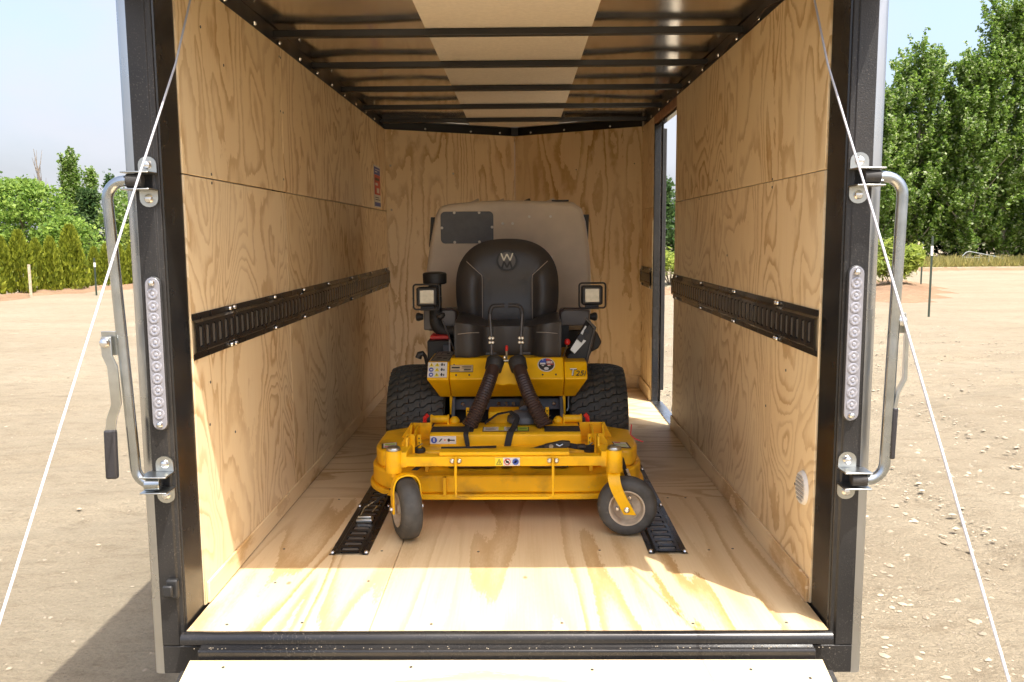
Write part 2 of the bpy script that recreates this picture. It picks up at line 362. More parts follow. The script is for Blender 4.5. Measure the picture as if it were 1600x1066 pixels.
def facebm(o0, ux, uy, items, lift=.0012):
    """a flat printed label: base point, right and up vectors in metres; items are (polygon in 0..1, material index)"""
    mb = MB(); o0, ux, uy = Vector(o0), Vector(ux), Vector(uy); n = ux.cross(uy).normalized()
    for k, (poly, mi) in enumerate(items):
        z = n*lift*(k > 0)*.6+n*(0.0003*min(k, 6))
        pts = [o0+ux*p[0]+uy*p[1] for p in poly]
        if k == 0: # the backing has a thickness
            m = len(pts); v = [p-n*lift for p in pts]+[p for p in pts]
            mb.add(v, [tuple(range(m, 2*m))]+[(i, (i+1) % m, (i+1) % m+m, i+m) for i in range(m)], mi)
        else:
            mb.add([p+z for p in pts], [tuple(range(len(pts)))], mi)
    return mb
def rect(x0, y0, x1, y1): return [(x0, y0), (x1, y0), (x1, y1), (x0, y1)]
def disc(cx, cy, rx, ry, n=20): return [(cx+rx*math.cos(2*math.pi*k/n), cy+ry*math.sin(2*math.pi*k/n)) for k in range(n)]
def text_mesh(txt, size, shear=0.0, extrude=.0006):
    cu = bpy.data.curves.new('txt', 'FONT'); cu.body = txt; cu.size = size; cu.shear = shear; cu.extrude = extrude; cu.offset = size*.008; cu.resolution_u = 3
    o = bpy.data.objects.new('txt', cu); col.objects.link(o); dg = bpy.context.evaluated_depsgraph_get(); dg.update()
    me = bpy.data.meshes.new_from_object(o.evaluated_get(dg)); bpy.data.objects.remove(o); bpy.data.curves.remove(cu)
    return me

# ------------------------------------------------------------------ the ground
def hnoise(x, y):
    return (np.sin(x*.9+1.3*np.sin(y*.55))*np.cos(y*.8+x*.23)*.5+np.sin(x*2.3-y*1.7+.8)*.25+np.sin(x*4.9+y*3.7)*np.sin(y*5.3-x*2.1)*.2+np.sin(x*11+y*7.3)*np.sin(y*9.1-x*6)*.1)
def axis(fine0, fine1, step, far, grow=1.22):
    a = list(np.arange(fine0, fine1+1e-6, step)); s_, x = step, fine1; up = []
    while x < far: s_ *= grow; x += s_; up.append(x)
    s_, x = step, fine0; dn = []
    while x > -far: s_ *= grow; x -= s_; dn.append(x)
    return np.array(dn[::-1]+a+up)
gx, gy = axis(-7, 9, .11, 900), axis(-3, 14, .11, 900)
X, Y = np.meshgrid(gx, gy); d = np.hypot(X, Y)
amp = np.clip(.018+.0006*d, 0, .05)
Z = hnoise(X*1.7, Y*1.7)*amp*np.where(d > 60, .4, 1.0)
# wheel ruts across the yard
for ang, offs in ((0.12, (6.2, 7.9)), (-.25, (9.8, 11.4)), (.5, (3.4, 4.9)), (1.25, (2.3, 3.4))):
    for o_ in offs:
        q = -X*math.sin(ang)+Y*math.cos(ang)-o_ if ang < 1 else X-o_-.04*Y
        Z = Z-.028*np.exp(-(q/.17)**2)+.013*np.exp(-((np.abs(q)-.3)/.1)**2)
Z = np.where((np.abs(X) < 1.1) & (Y > -2.2) & (Y < 5), np.minimum(Z, 0), Z)
verts = np.stack([X, Y, Z], -1).reshape(-1, 3); nxg = len(gx)
idx = np.arange(len(verts)).reshape(len(gy), nxg)
faces = np.stack([idx[:-1, :-1], idx[:-1, 1:], idx[1:, 1:], idx[1:, :-1]], -1).reshape(-1, 4)
def np_mesh(name, v, f, m):
    me = bpy.data.meshes.new(name); k = f.shape[1]
    me.vertices.add(len(v)); me.vertices.foreach_set('co', np.asarray(v, np.float32).ravel())
    me.loops.add(f.size); me.loops.foreach_set('vertex_index', f.ravel().astype(np.int32))
    me.polygons.add(len(f)); me.polygons.foreach_set('loop_start', np.arange(0, f.size, k, dtype=np.int32)); me.polygons.foreach_set('loop_total', np.full(len(f), k, np.int32))
    me.update(calc_edges=True); me.validate()
    for mm in (m if isinstance(m, list) else [m]): me.materials.append(M[mm])
    return me
link('ground', np_mesh('ground', verts, faces, 'sand'), kind='structure', smooth=180)

def mound(name, pts, w, h, m, n=9):
    """a low bank of soil along a line"""
    P = [Vector(p) for p in pts]; L_ = []; k = 40
    for i in range(k+1):
        t = i/k*(len(P)-1); a = min(int(t), len(P)-2); L_.append(P[a].lerp(P[a+1], t-a))
    v = []
    for i, p in enumerate(L_):
        tt = (L_[min(i+1, k)]-L_[max(i-1, 0)]).normalized(); nn = Vector((-tt.y, tt.x, 0)); e = min(1, i/4, (k-i)/4)
        ww = w*(.75+.25*math.sin(i*.8)+.1*math.sin(i*2.3))
        for j in range(n+1):
            u = -1+2*j/n; hh = h*e*max(0, math.cos(u*math.pi/2))**1.2*(.8+.3*math.sin(i*.9+j)+.2*math.sin(i*2.1-j*1.7))
            q = p+nn*u*ww*(.35+.65*e); v.append((q.x, q.y, hh-.03 if abs(u) > .99 else hh+.01))
    f = [(i*(n+1)+j, i*(n+1)+j+1, (i+1)*(n+1)+j+1, (i+1)*(n+1)+j) for i in range(k) for j in range(n)]
    o = MB().add(v, f).build(name, m, None, smooth=180); o['kind'] = 'structure'; return o
mound('dirt_bank', [(-15.6, 17, 0), (-14.2, 20.5, 0), (-13.6, 23.8, 0), (-12.9, 25.6, 0), (-9.5, 28.5, 0)], 1.25, .10, 'dirt')
mound('dirt_bank', [(8.3, 17.5, 0), (10.6, 21.8, 0), (11.6, 25.5, 0)], 1.5, .14, 'dirt')
mound('dirt_bank', [(15.2, 34, 0), (18.6, 34.5, 0), (24, 34, 0)], .9, .10, 'dirt')
mound('dirt_bank', [(3.3, 20.5, 0), (4.6, 21.5, 0), (6.4, 23, 0)], 1.2, .14, 'dirt')
mound('dirt_bank', [(18.6, 27.4, 0), (19.5, 28.6, 0), (21.6, 30.4, 0)], 1.0, .45, 'dirt')

# loose stones over the yard
def stones():
    base = np.array([(0, 0, 1), (1, 0, .1), (.3, .95, .05), (-.8, .6, 0), (-.8, -.6, .08), (.3, -.95, 0), (0, 0, -1)], float)
    tri = np.array([(0, 1, 2), (0, 2, 3), (0, 3, 4), (0, 4, 5), (0, 5, 1), (6, 2, 1), (6, 3, 2), (6, 4, 3), (6, 5, 4), (6, 1, 5)])
    n = 26000
    x = np.where(rng.random(n) < .72, rng.uniform(1.0, 7.5, n), rng.uniform(-6.5, -1.0, n)); y = -.5+rng.random(n)**1.7*13
    s_ = .0035+.017*rng.random(n)**7+.003*rng.random(n)
    s_ = np.where(x < 0, s_*.6, s_)
    a = rng.uniform(0, 6.28, n); ca, sa = np.cos(a), np.sin(a)
    zz = hnoise(x*1.7, y*1.7)*np.clip(.018+.0006*np.hypot(x, y), 0, .05)
    b = base[None]*(1+.35*(rng.random((n, 7, 3))-.5))*s_[:, None, None]*np.array([1.25, .9, .55])
    v = np.stack([b[..., 0]*ca[:, None]-b[..., 1]*sa[:, None]+x[:, None], b[..., 0]*sa[:, None]+b[..., 1]*ca[:, None]+y[:, None], b[..., 2]+(zz+s_*.12)[:, None]], -1).reshape(-1, 3)
    f = (tri[None]+(np.arange(n)*7)[:, None, None]).reshape(-1, 3)
    o = link('gravel', np_mesh('gravel', v, f, 'stone'), kind='stuff', smooth=40)
    o['label'] = 'small loose stones scattered over the sandy yard'
stones()

# ------------------------------------------------------------------ the trailer (coordinates: floor top = 0)
W = 0.85
trailer = thing('cargo_trailer', 'open-backed cargo trailer lined with plywood, black rear posts and a lowered ramp', 'trailer', (0, 1.8, -G))
T = trailer
bolt_p = proto(MB().lathe([(0, .0075), (.003, .0085), (.0075, .0066), (.0095, .003)], (0, 0, 0), (0, 0, 1), 10), 'bolt_metal')
screw_p = proto(MB().lathe([(0, .0045), (.0012, .004)], (0, 0, 0), (0, 0, 1), 8), 'steel_dark')
def dirrot(d): return Vector(d).to_track_quat('Z', 'Y').to_euler()

# --- floor
mb = MB()
def panel(name, m, *b, parent=T, bev=.0015):
    return MB().box(*b).build(name, m, parent, bevel=bev, seg=1)
fl = [panel('floor_panel', 'ply_floor_long', -.846, -.362, -.016, 1.138, -.018, 0),
      panel('floor_panel', 'ply_floor_long', -.360, .848, -.016, 1.138, -.018, 0),
      panel('floor_panel', 'ply_floor_cross', -.846, .848, 1.1395, 2.36, -.018, 0),
      MB().prism([(-.846, 2.362), (.848, 2.362), (.848, 3.575), (.005, 4.085), (-.846, 3.612)], 'z', -.018, 0).build('floor_panel', 'ply_floor_cross', T)]
MB().box(-.888, .888, .142, 3.6, -.16, -.0205).build('floor_frame', 'post_black', T)
for x, y, p in ((-.75, .02, 0), (-.55, .03, 0), (-.2, .02, 1), (.15, .025, 1), (.5, .02, 1), (.75, .025, 1), (-.7, .30, 0), (-.42, .31, 0), (-.1, .55, 1), (.3, .56, 1), (.66, .56, 1), (.74, .57, 1),
                (-.42, .56, 0), (-.75, .58, 0), (-.40, 1.12, 0), (.62, 1.125, 1), (.69, 1.125, 1), (-.68, 1.12, 0)):
    place(screw_p, fl[p], 'screw', (x, y, 0))

# --- side and front linings
wl = []
for z0, z1 in ((.001, 1.2), (1.2035, 1.737)):
    for y0, y1 in ((.14, 1.1265), (1.1295, 3.613)):
        wl.append(panel('wall_panel', 'ply_wall', -.858, -.85, y0, y1, z0, z1))
wr = []
for z0, z1 in ((.001, 1.198), (1.2005, 1.737)):
    wr.append(panel('wall_panel', 'ply_wall', .85, .858, .145, 2.355, z0, z1))
    wr.append(panel('wall_panel', 'ply_wall', .85, .858, 3.11, 3.578, z0, z1))
MB().prism([(-.85, 3.617), (.004, 4.09), (.004, 4.1), (-.857, 3.627)], 'z', .001, 1.737).build('front_wall_panel', 'ply_front', T)
MB().prism([(.85, 3.582), (.006, 4.09), (.006, 4.1), (.857, 3.592)], 'z', .001, 1.737).build('front_wall_panel', 'ply_front', T)
mb = MB().box(-.8495, -.841, .15, 3.6, .004, .066); mb.build('base_trim', 'ply_trim', T, bevel=.002)
MB().box(.8415, .8495, .15, 2.355, .001, .072).build('base_trim', 'ply_trim', T, bevel=.002)
MB().box(.8415, .8495, 3.11, 3.57, .001, .085).build('base_trim', 'ply_trim', T, bevel=.002)
MB().prism([(-.83, 3.618), (.0, 4.078), (.0, 4.0855), (-.845, 3.6195)], 'z', .001, .08).build('base_trim', 'ply_trim', T)
MB().prism([(.83, 3.582), (.01, 4.075), (.01, 4.0845), (.845, 3.5845)], 'z', .001, .085).build('base_trim', 'ply_trim', T)
for y, z, s in ((.35, 1.19, -1), (.35, 1.215, -1), (.32, 1.62, -1), (.5, 1.55, -1), (1.12, 1.7, -1), (1.14, 1.7, -1), (1.11, 1.5, -1), (1.145, 1.5, -1), (.26, .62, -1), (.45, .43, -1), (.24, .5, -1),
                (2.7, 1.5, -1), (1.118, 1.25, -1), (.62, 1.18, 1), (.62, 1.205, 1), (.62, .47, 1), (.3, .3, 1), (.42, .62, 1), (1.4, 1.25, 1), (3.56, 1.5, 1), (3.56, .45, 1), (3.56, .15, 1), (3.56, 1.7, 1), (1.75, 1.19, 1), (1.2, .95, 1)):
    p = min((wl if s < 0 else wr), key=lambda o: abs(sum((o.data.vertices[i].co.y for i in range(8)))/8-y)+5*abs(sum((o.data.vertices[i].co.z for i in range(8)))/8-z))
    place(screw_p, p, 'screw', (s*.85, y, z), dirrot((-s, 0, 0)))
for x, z in ((-.82, 1.5), (-.82, 1.21), (-.42, 1.46), (.43, 1.48), (.8, 1.5)):
    y = 3.617+(x+.85)*.5525 if x < 0 else 4.09-(x-.006)*.602
    place(bolt_p if x < 0 else screw_p, T, 'screw', (x, y-.001, z), dirrot((0, -1, 0)))

MB().box(-.889, -.8595, 1.09, 1.17, .0, 1.69).build('wall_stud', 'bow_black', T)
# --- ceiling: bright sheet, card strip, black bows and rails
nx, ny = 56, 150; v = []; f = []
for j in range(ny+1):
    for i in range(nx+1):
        x = -.90+1.80*i/nx; y = -.05+3.75*j/ny
        ph = ((y-.49) % .61)/.61
        sag = -.0055*math.sin(math.pi*ph)**2*(1+.45*math.sin(3.1*x+1.7*math.floor((y-.49)/.61)))
        sag += .0022*math.sin(5.3*x+2.1*y)+.0016*math.sin(9.7*x-3.3*y+1)
        v.append((x, y, 1.802+sag))
for j in range(ny):
    for i in range(nx):
        a = j*(nx+1)+i; f.append((a, a+1, a+nx+2, a+nx+1))
MB().add(v, f).build('ceiling_sheet', 'sheet_metal', T, smooth=180)
MB().prism([(-.30, .1), (.31, .1), (.31, 3.85), (.005, 4.0), (-.30, 3.85)], 'z', 1.789, 1.793).build('ceiling_strip', 'strip_card', T)
for y in (-.12, .49, 1.10, 1.69, 2.30, 2.92, 3.50):
    MB().box(-.862, .862, y-.017, y+.017, 1.762, 1.7875).build('roof_bow', 'bow_black', T, bevel=.003)
for s in (-1, 1):
    x0, x1 = sorted((s*.8595, s*.90))
    MB().box(x0, x1, .14, 3.6, 1.70, 1.7985).build('top_rail', 'bow_black', T, bevel=.002)
    for y in [.25+.3*k for k in range(11)]:
        place(bolt_p, T, 'screw', (s*.858, y, 1.755), dirrot((-s, 0, 0)))
MB().prism([(-.88, 3.64), (.005, 4.125), (.89, 3.6), (.87, 3.64), (.005, 4.16), (-.87, 3.68)], 'z', 1.70, 1.798).build('front_rail', 'bow_black', T)
MB().box(-.02, .03, 4.09, 4.115, 1.70, 1.797).build('nose_stud', 'bow_black', T)
for x, y in ((-.6, 3.79), (-.3, 3.955), (-.1, 4.06), (.12, 4.05), (.35, 3.91), (.65, 3.735)):
    place(bolt_p, T, 'screw', (x, y, 1.757), dirrot((0, -1, 0)))
# wiring along the right rail
pth = []
for k in range(40):
    y = .15+2.6*k/39; pth.append((.852+.004*math.sin(k*1.1), y, 1.752+.010*math.sin(k*.9)+.004*math.sin(k*2.3)))
MB().tube(pth, .0025, 6).build('wire', 'boot_rubber', T)
# --- roof with rear overhang, outer skin, nose
MB().prism([(-.948, -.25), (.948, -.25), (.948, 3.62), (.005, 4.2), (-.948, 3.66)], 'z', 1.812, 1.85).build('roof', 'alu_trim', T, bevel=.01)
MB().box(-.918, .918, -.245, -.215, 1.775, 1.811).build('roof_lip', 'post_black', T)
MB().box(-.857, .857, .004, .10, 1.765, 1.80).build('header', 'post_black', T)
for s in (-1, 1): MB().prism([(.004, 1.81), (-.214, 1.81), (-.214, 1.60), (-.10, 1.635), (.004, 1.66)], 'x', *sorted((s*.919, s*.947))).build('sun_block_cheek', 'post_black', T)  # unseen side panels, added to keep sun from slipping past the overhang
for s in (-1, 1):
    a, b = sorted((s*.891, s*.901))
    if s < 0: MB().box(a, b, .061, 3.64, -.12, 1.81).build('outer_skin', 'skin_beige', T)
    else:
        for y0, y1, z0 in ((.061, 2.36, -.12), (3.12, 3.6, -.12), (2.361, 3.119, 1.70)):
            MB().box(a, b, y0, y1, z0, 1.81).build('outer_skin', 'skin_beige', T)
        MB().box(a, b, 2.361, 3.119, -.12, -.005).build('outer_skin', 'skin_beige', T)
MB().prism([(-.901, 3.642), (.005, 4.185), (.005, 4.175), (-.891, 3.636)], 'z', -.12, 1.81).build('nose_skin', 'skin_beige', T)
MB().prism([(.901, 3.602), (.006, 4.185), (.006, 4.175), (.891, 3.597)], 'z', -.12, 1.81).build('nose_skin', 'skin_beige', T)

# --- rear posts
for s in (-1, 1):
    def q(pts): return [(s*x, y) for x, y in pts]
    MB().prism(q([(.918, 0), (.872, 0), (.870, .004), (.858, .006), (.858, .139), (.918, .139)]), 'z', -.050, 1.80).build('rear_post', 'post_black', T, bevel=.0035, seg=3)
    MB().prism(q([(.918, .001), (.800, .001), (.800, .1), (.918, .1)]), 'z', -.128, -.0515).build('post_foot', 'post_black', T, bevel=.002)
    MB().prism(q([(.8575, .012), (.8535, .014), (.8535, .137), (.8575, .139)]), 'z', -.02, 1.80).build('door_seal', 'gloss_black', T)
    MB().prism(q([(.9185, .004), (.934, .005), (.943, .010), (.948, .022), (.949, .06), (.9185, .06)]), 'z', -.13, 1.81).build('corner_trim', 'alu_trim', T, smooth=60)
# --- sill
MB().prism([(-.0165, -.004), (-.02, .001), (-.030, .002), (-.040, -.004), (-.044, -.014), (-.044, -.026), (-.0165, -.026)], 'x', -.852, .852).build('sill_bead', 'gloss_black', T, smooth=60)
MB().prism([(-.0125, -.0265), (-.046, -.0265), (-.050, -.029), (-.064, -.029), (-.068, -.033), (-.068, -.112), (-.0125, -.112)], 'x', -.799, .799).build('rear_sill', 'gloss_black', T, bevel=.003)
pm = []
for k in range(60):
    x = random.uniform(-.84, .84); y = random.uniform(-.064, -.05)
    MBs = MB().lathe([(0, .0012), (.0015, .0018), (.002, .0005)], (x, y, -.0290), (0, 0, 1), 5); pm.append(MBs)
grit = MB()
for q_ in pm: grit.add(q_.v, q_.f)
o = grit.build('grit', 'stone', T); o['kind'] = 'stuff'

# --- ramp
ANG = math.asin((G-.09)/1.78); dY, dZ = -math.cos(ANG), -math.sin(ANG)
def rp(x, l, h): return (x, -.074+dY*l+dZ*h, -.052+dZ*l+(-dY)*h)
def ramp_box(x0, x1, l0, l1, h0, h1):
    v = [rp(x, l, h) for h in (h0, h1) for l in (l0, l1) for x in (x0, x1)]
    return MB().add(v, [(0, 2, 3, 1), (4, 5, 7, 6), (0, 1, 5, 4), (2, 6, 7, 3), (0, 4, 6, 2), (1, 3, 7, 5)])
ramp_box(-.835, .835, .02, 1.76, -.058, -.0145).build('ramp_frame', 'post_black', T, bevel=.004)
rpan = ramp_box(-.815, .812, .004, 1.74, -.0135, .004).build('ramp_panel', 'ply_floor_cross', T, bevel=.002)
for x in (-.72, -.24, .22, .62, .76):
    for l in ((.03,) if x < .7 else (.06, .4)):
        place(screw_p, rpan, 'screw', rp(x, l+.01*(x > .2), .0042))
for s in (-1, 1):
    x, zz = (-.80, 1.457) if s < 0 else (.797, 1.442)
    a = (x-.018*(-s), .2, zz+.245); MB().tube([a, (x, 0, zz), (x+s*.004, -.3, zz-.366), (x+s*.004, -1.57, zz-1.93)], .0027, 8).build('ramp_cable', 'cable_white', T, smooth=60)

# --- tie-down tracks
def track(name, P0, ds, dh, dn, length, parent=T, bolts=None, gap=None):
    P0, ds, dh, dn = Vector(P0), Vector(ds), Vector(dh), Vector(dn); mb = MB()
    def p(s_, h, d): return P0+ds*s_+dh*h+dn*d
    prof = [(-.0635, .0005), (-.0635, .0025), (-.047, .0025), (-.040, .0125), (-.0305, .0125)]
    for sg in (-1, 1):
        pr = [(h*-sg, d) for h, d in prof]
        v = [p(t, h, d) for t in (0, length) for h, d in pr]; n = len(pr)
        mb.add(v, [(i, i+1, i+1+n, i+n) for i in range(n-1)])
    n = int(length/.0508); s0 = (length-n*.0508)/2
    v0 = 0.0; h1 = .0305
    for k in range(n):
        a = s0+k*.0508+.0115; b = a+.0278; c0 = 0 if k == 0 else s0+k*.0508; c1 = length if k == n-1 else s0+(k+1)*.0508
        for u0, u1 in ((c0, a), (b, c1)):
            mb.add([p(u0, -h1, .0125), p(u1, -h1, .0125), p(u1, h1, .0125), p(u0, h1, .0125)], [(0, 1, 2, 3)])
        q = [(a+.004, -h1), (b-.004, -h1), (b, -h1+.005), (b, h1-.005), (b-.004, h1), (a+.004, h1), (a, h1-.005), (a, -h1+.005)]
        # corner fills of the slot
        for i0, i1, cx, cy in ((7, 0, a, -h1), (1, 2, b, -h1), (3, 4, b, h1), (5, 6, a, h1)):
            mb.add([p(*q[i0], .0125), p(*q[i1], .0125), p(cx, cy, .0125)], [(0, 1, 2)])
        v = [p(x, y, .0125) for x, y in q]+[p(x, y, .002) for x, y in q]
        mb.add(v, [(i, (i+1) % 8, (i+1) % 8+8, i+8) for i in range(8)]+[tuple(range(8, 16))], 1)
        m0, m1 = a+.0075, b-.0075
        v = [p(m0, -h1, .003), p(m1, -h1, .003), p(m0, -h1+.006, .0115), p(m1, -h1+.006, .0115), p(m0, h1-.006, .0115), p(m1, h1-.006, .0115), p(m0, h1, .003), p(m1, h1, .003)]
        w = [p(m0, h, .002) for h in (-h1, h1)]+[p(m1, h, .002) for h in (-h1, h1)]
        mb.add(v, [(0, 1, 3, 2), (2, 3, 5, 4), (4, 5, 7, 6)], 2)
        mb.add([v[0], v[2], v[4], v[6], w[0], w[1]], [(0, 1, 4), (1, 2, 5, 4), (2, 3, 5)], 2)
        mb.add([v[1], v[3], v[5], v[7], w[2], w[3]], [(0, 4, 1), (1, 4, 5, 2), (2, 5, 3)], 2)
    if gap is not None: mb.add([p(gap, -.0635, .013), p(gap+.003, -.0635, .013), p(gap+.003, .0635, .013), p(gap, .0635, .013)], [(0, 1, 2, 3)], 1)
    o = mb.build(name, ['track_black', 'void_black', 'track_tongue'], parent, fix=True)
    rot = dn.to_track_quat('Z', 'Y').to_euler()
    for t in (bolts or []):
        for sg in (-1, 1): place(bolt_p, o, 'bolt', p(t, sg*.0555, .0025), rot)
    return o
ZT = .8263-.0635
track('tie_down_track', (-.85, .14, ZT), (0, 1, 0), (0, 0, 1), (1, 0, 0), 3.53, bolts=(.30, .34, .78, 1.2, 1.65, 2.2, 2.8, 3.4), gap=.32)
track('tie_down_track', (.85, .147, ZT), (0, 1, 0), (0, 0, 1), (-1, 0, 0), 2.222, bolts=(.36, .38, .90, .92, 1.5, 2.1))
track('tie_down_track', (.85, 3.125, ZT+.002), (0, 1, 0), (0, 0, 1), (-1, 0, 0), .445, bolts=(.02, .4))
track('tie_down_track', (-.5225, .52, 0), (0, 1, 0), (1, 0, 0), (0, 0, 1), 1.53, bolts=(.014, .5, 1.0))
track('tie_down_track', (.5205, .522, 0), (0, 1, 0), (1, 0, 0), (0, 0, 1), 1.53, bolts=(.014, .5, 1.0))

# --- side door
MB().box(.8505, .872, 2.357, 3.109, 1.692, 1.737).build('door_header', 'red_wood', T)
MB().box(.8515, .8895, 3.080, 3.108, -.004, 1.69).build('door_frame', 'gloss_black', T, bevel=.003)
MB().box(.902, .906, 3.085, 3.16, -.01, 1.70).build('door_frame', 'post_black', T, bevel=.002)
MB().box(.8595, .8895, 2.362, 2.385, -.004, 1.69).build('door_frame', 'gloss_black', T, bevel=.003)
MB().box(.8595, .8895, 2.387, 3.078, 1.674, 1.69).build('door_frame', 'gloss_black', T)
MB().box(.8495, .915, 2.387, 3.078, -.003, .006).build('threshold', 'alu_trim', T, bevel=.002)
leaf = MB().box(.908, .934, 3.135, 3.88, .065, 1.67).build('side_door', 'post_black', T, bevel=.004)
MB().box(.9345, .937, 3.16, 3.85, .09, 1.645).build('door_skin', 'skin_beige', leaf, off=(0, 0, 0))

# --- vent and instruction label
vt = MB().add([(.8495, .225+.046*c, .311+.050*s_) for c, s_ in [(math.cos(2*math.pi*k/28), math.sin(2*math.pi*k/28)) for k in range(28)]]
              + [(.840, .225+.041*c, .311+.045*s_) for c, s_ in [(math.cos(2*math.pi*k/28), math.sin(2*math.pi*k/28)) for k in range(28)]],
              [(i, (i+1) % 28, (i+1) % 28+28, i+28) for i in range(28)]+[tuple(range(28, 56))]).build('wall_vent', 'vent_white', T, smooth=30)
for k in range(7):
    z = .278+.011*k; hw = .034*math.sqrt(max(0.05, 1-((z-.311)/.042)**2))
    MB().box(.8375, .8398, .225-hw, .225+hw, z-.0025, z+.0025).build('vent_slot', 'vent_slot', vt, off=(0, 0, 0))
facebm((-.8485, 3.135, 1.215), (0, .235, 0), (0, 0, .255),
       [(rect(0, 0, 1, 1), 0), (rect(.04, .78, .96, .96), 1), (rect(.04, .30, .96, .775), 2), (rect(.04, .13, .96, .29), 0), (rect(.04, .02, .96, .115), 1),
        (rect(.15, .64, .80, .70), 3), (rect(.15, .52, .55, .58), 0), (rect(.35, .34, .75, .46), 0), (rect(.12, .17, .85, .19), 3), (rect(.12, .22, .7, .24), 3), (rect(.12, .83, .5, .86), 0), (rect(.12, .89, .85, .91), 0)]).build('instruction_label', ['decal_white', 'decal_blue', 'decal_red', 'decal_black'], T, smooth=0, fix=False)

# --- light bars on the posts
def stadium(cx, cz, hw, hz, n=10):
    p = [(cx+hw*math.cos(a), cz+hz-hw+hw*math.sin(a)) for a in [math.pi*k/n for k in range(n+1)]]
    return p+[(cx-hw*math.cos(a), cz-hz+hw-hw*math.sin(a)) for a in [math.pi*k/n for k in range(n+1)]]
led_p = proto(MB().lathe([(0, .0142), (.0012, .0138), (.0020, .0115), (.0012, .0085), (.0006, .0055), (.0024, .0040), (.0030, .0015)], (0, 0, 0), (0, -1, 0), 18), 'led_lens')
for s in (-1, 1):
    cx = s*.885; zc = .738 if s < 0 else .754
    lb = MB().prism(stadium(cx, zc, .0215, .199), 'y', -.008, -.0005).build('light_bar', 'plastic_black', T, bevel=.003)
    MB().prism(stadium(cx, zc, .0185, .196), 'y', -.0125, -.0085).build('lens', 'lens_clear', lb, bevel=.0015, off=(0, 0, 0))
    for k in range(11):
        place(led_p, lb, 'led', (cx, -.0126, zc-.155+.031*k))
    for sz in (-1, 1):
        place(bolt_p, lb, 'screw', (cx, -.0126, zc+sz*.182), dirrot((0, -1, 0)))

# --- hold-back handles
def arc(c, r, a0, a1, ex, ez, n=7):
    c = Vector(c); ex, ez = Vector(ex), Vector(ez)
    return [c+ex*(r*math.cos(a0+(a1-a0)*k/n))+ez*(r*math.sin(a0+(a1-a0)*k/n)) for k in range(n+1)]
for s in (-1, 1):
    zt, zb = (1.172, .408) if s < 0 else (1.168, .412)
    X1t, X1b, Yh = s*(.968 if s < 0 else .974), s*(.940 if s < 0 else .962), -.045
    h = MB(); r0 = .045
    top = [(s*.895, Yh, zt)]+arc((X1t-s*r0, Yh, zt-r0), r0, math.pi/2, 0, (s, 0, 0), (0, 0, 1))
    bot = arc((X1b-s*r0, Yh, zb+r0), r0, 0, -math.pi/2, (s, 0, 0), (0, 0, 1))+[(s*.895, Yh, zb)]
    hd = h.tube([*top, *bot], .0135, 16).build('hold_back_handle', 'zinc', T, smooth=60)
    for z in (zt, zb):
        MB().tube([(s*.880, Yh+.004, z), (s*.918, Yh, z)], .0172, 14).build('bushing', 'rubber' if s > 0 or z == zt else 'zinc', hd, off=(0, 0, 0), bevel=.002)
        for sg in (-1, 1):
            zp = z+sg*.0205
            MB().box(min(s*.858, s*.927), max(s*.858, s*.927), -.062, -.001, zp-.002, zp+.002).build('bracket', 'zinc_plate', hd, off=(0, 0, 0), bevel=.0015)
            tabp = [(s*.860, zp+sg*.0025), (s*.906, zp+sg*.0025)]+[(s*.883+s*.023*math.cos(a), zp+sg*(.022+.020*math.sin(a))) for a in [math.pi*k/8 for k in range(9)]]
            MB().prism(tabp, 'y', -.005, -.0008).build('bracket_tab', 'zinc_plate', hd, off=(0, 0, 0))
            o = place(bolt_p, hd, 'bolt', (s*.883, -.005, zp+sg*.021), dirrot((0, -1, 0))); o.scale = (1.35, 1.35, 1)
    # cam lever
    if s < 0:
        MB().box(-1.005, -.9655, -.0475, -.0425, .742, .802).build('lever_plate', 'zinc_plate', hd, off=(0, 0, 0), bevel=.001)
        pts = [(-.986, .790), (-.986, .745), (-.974, .715), (-.970, .62), (-.984, .585), (-.990, .55), (-.992, .43)]
        MB().ribbon([(x, -.062, z) for x, z in pts], (.024, 0.004, 0), .004).build('lever', 'zinc_plate', hd, off=(0, 0, 0), bevel=.001)
        MB().ribbon([(-.990, -.062, .555), (-.991, -.062, .50), (-.9925, -.062, .428)], (.030, .002, 0), .009).build('grip', 'grip_black', hd, off=(0, 0, 0), bevel=.006, seg=4)
        o = place(bolt_p, hd, 'bolt', (-.986, -.068, .775), dirrot((0, -1, 0))); o.scale = (1.5, 1.5, 1.4)
    else:
        MB().box(.960, 1.002, -.036, -.031, .785, .835).build('lever_plate', 'zinc_plate', hd, off=(0, 0, 0), bevel=.001)
        pts = [(.992, .820), (1.000, .790), (1.001, .672), (.984, .637), (.979, .60), (.976, .47)]
        MB().ribbon([(x, -.045, z) for x, z in pts], (.004, .022, 0), .004).build('lever', 'zinc_plate', hd, off=(0, 0, 0), bevel=.001)
        MB().ribbon([(.979, -.045, .60), (.9775, -.045, .54), (.976, -.045, .468)], (.003, .028, 0), .007).build('grip', 'grip_black', hd, off=(0, 0, 0), bevel=.005, seg=3)
        o = place(bolt_p, hd, 'bolt', (.990, -.038, .815), dirrot((0, -1, 0))); o.scale = (1.6, 1.6, 1.4)
# small latch lamp low on the left post
kb = MB().box(-.893, -.862, -.018, -.001, .088, .140).build('latch_box', 'plastic_black', T, bevel=.005, seg=3)
MB().box(-.898, -.872, -.030, -.0185, .098, .128).build('latch_tongue', 'plastic_black', kb, off=(0, 0, 0), bevel=.004)

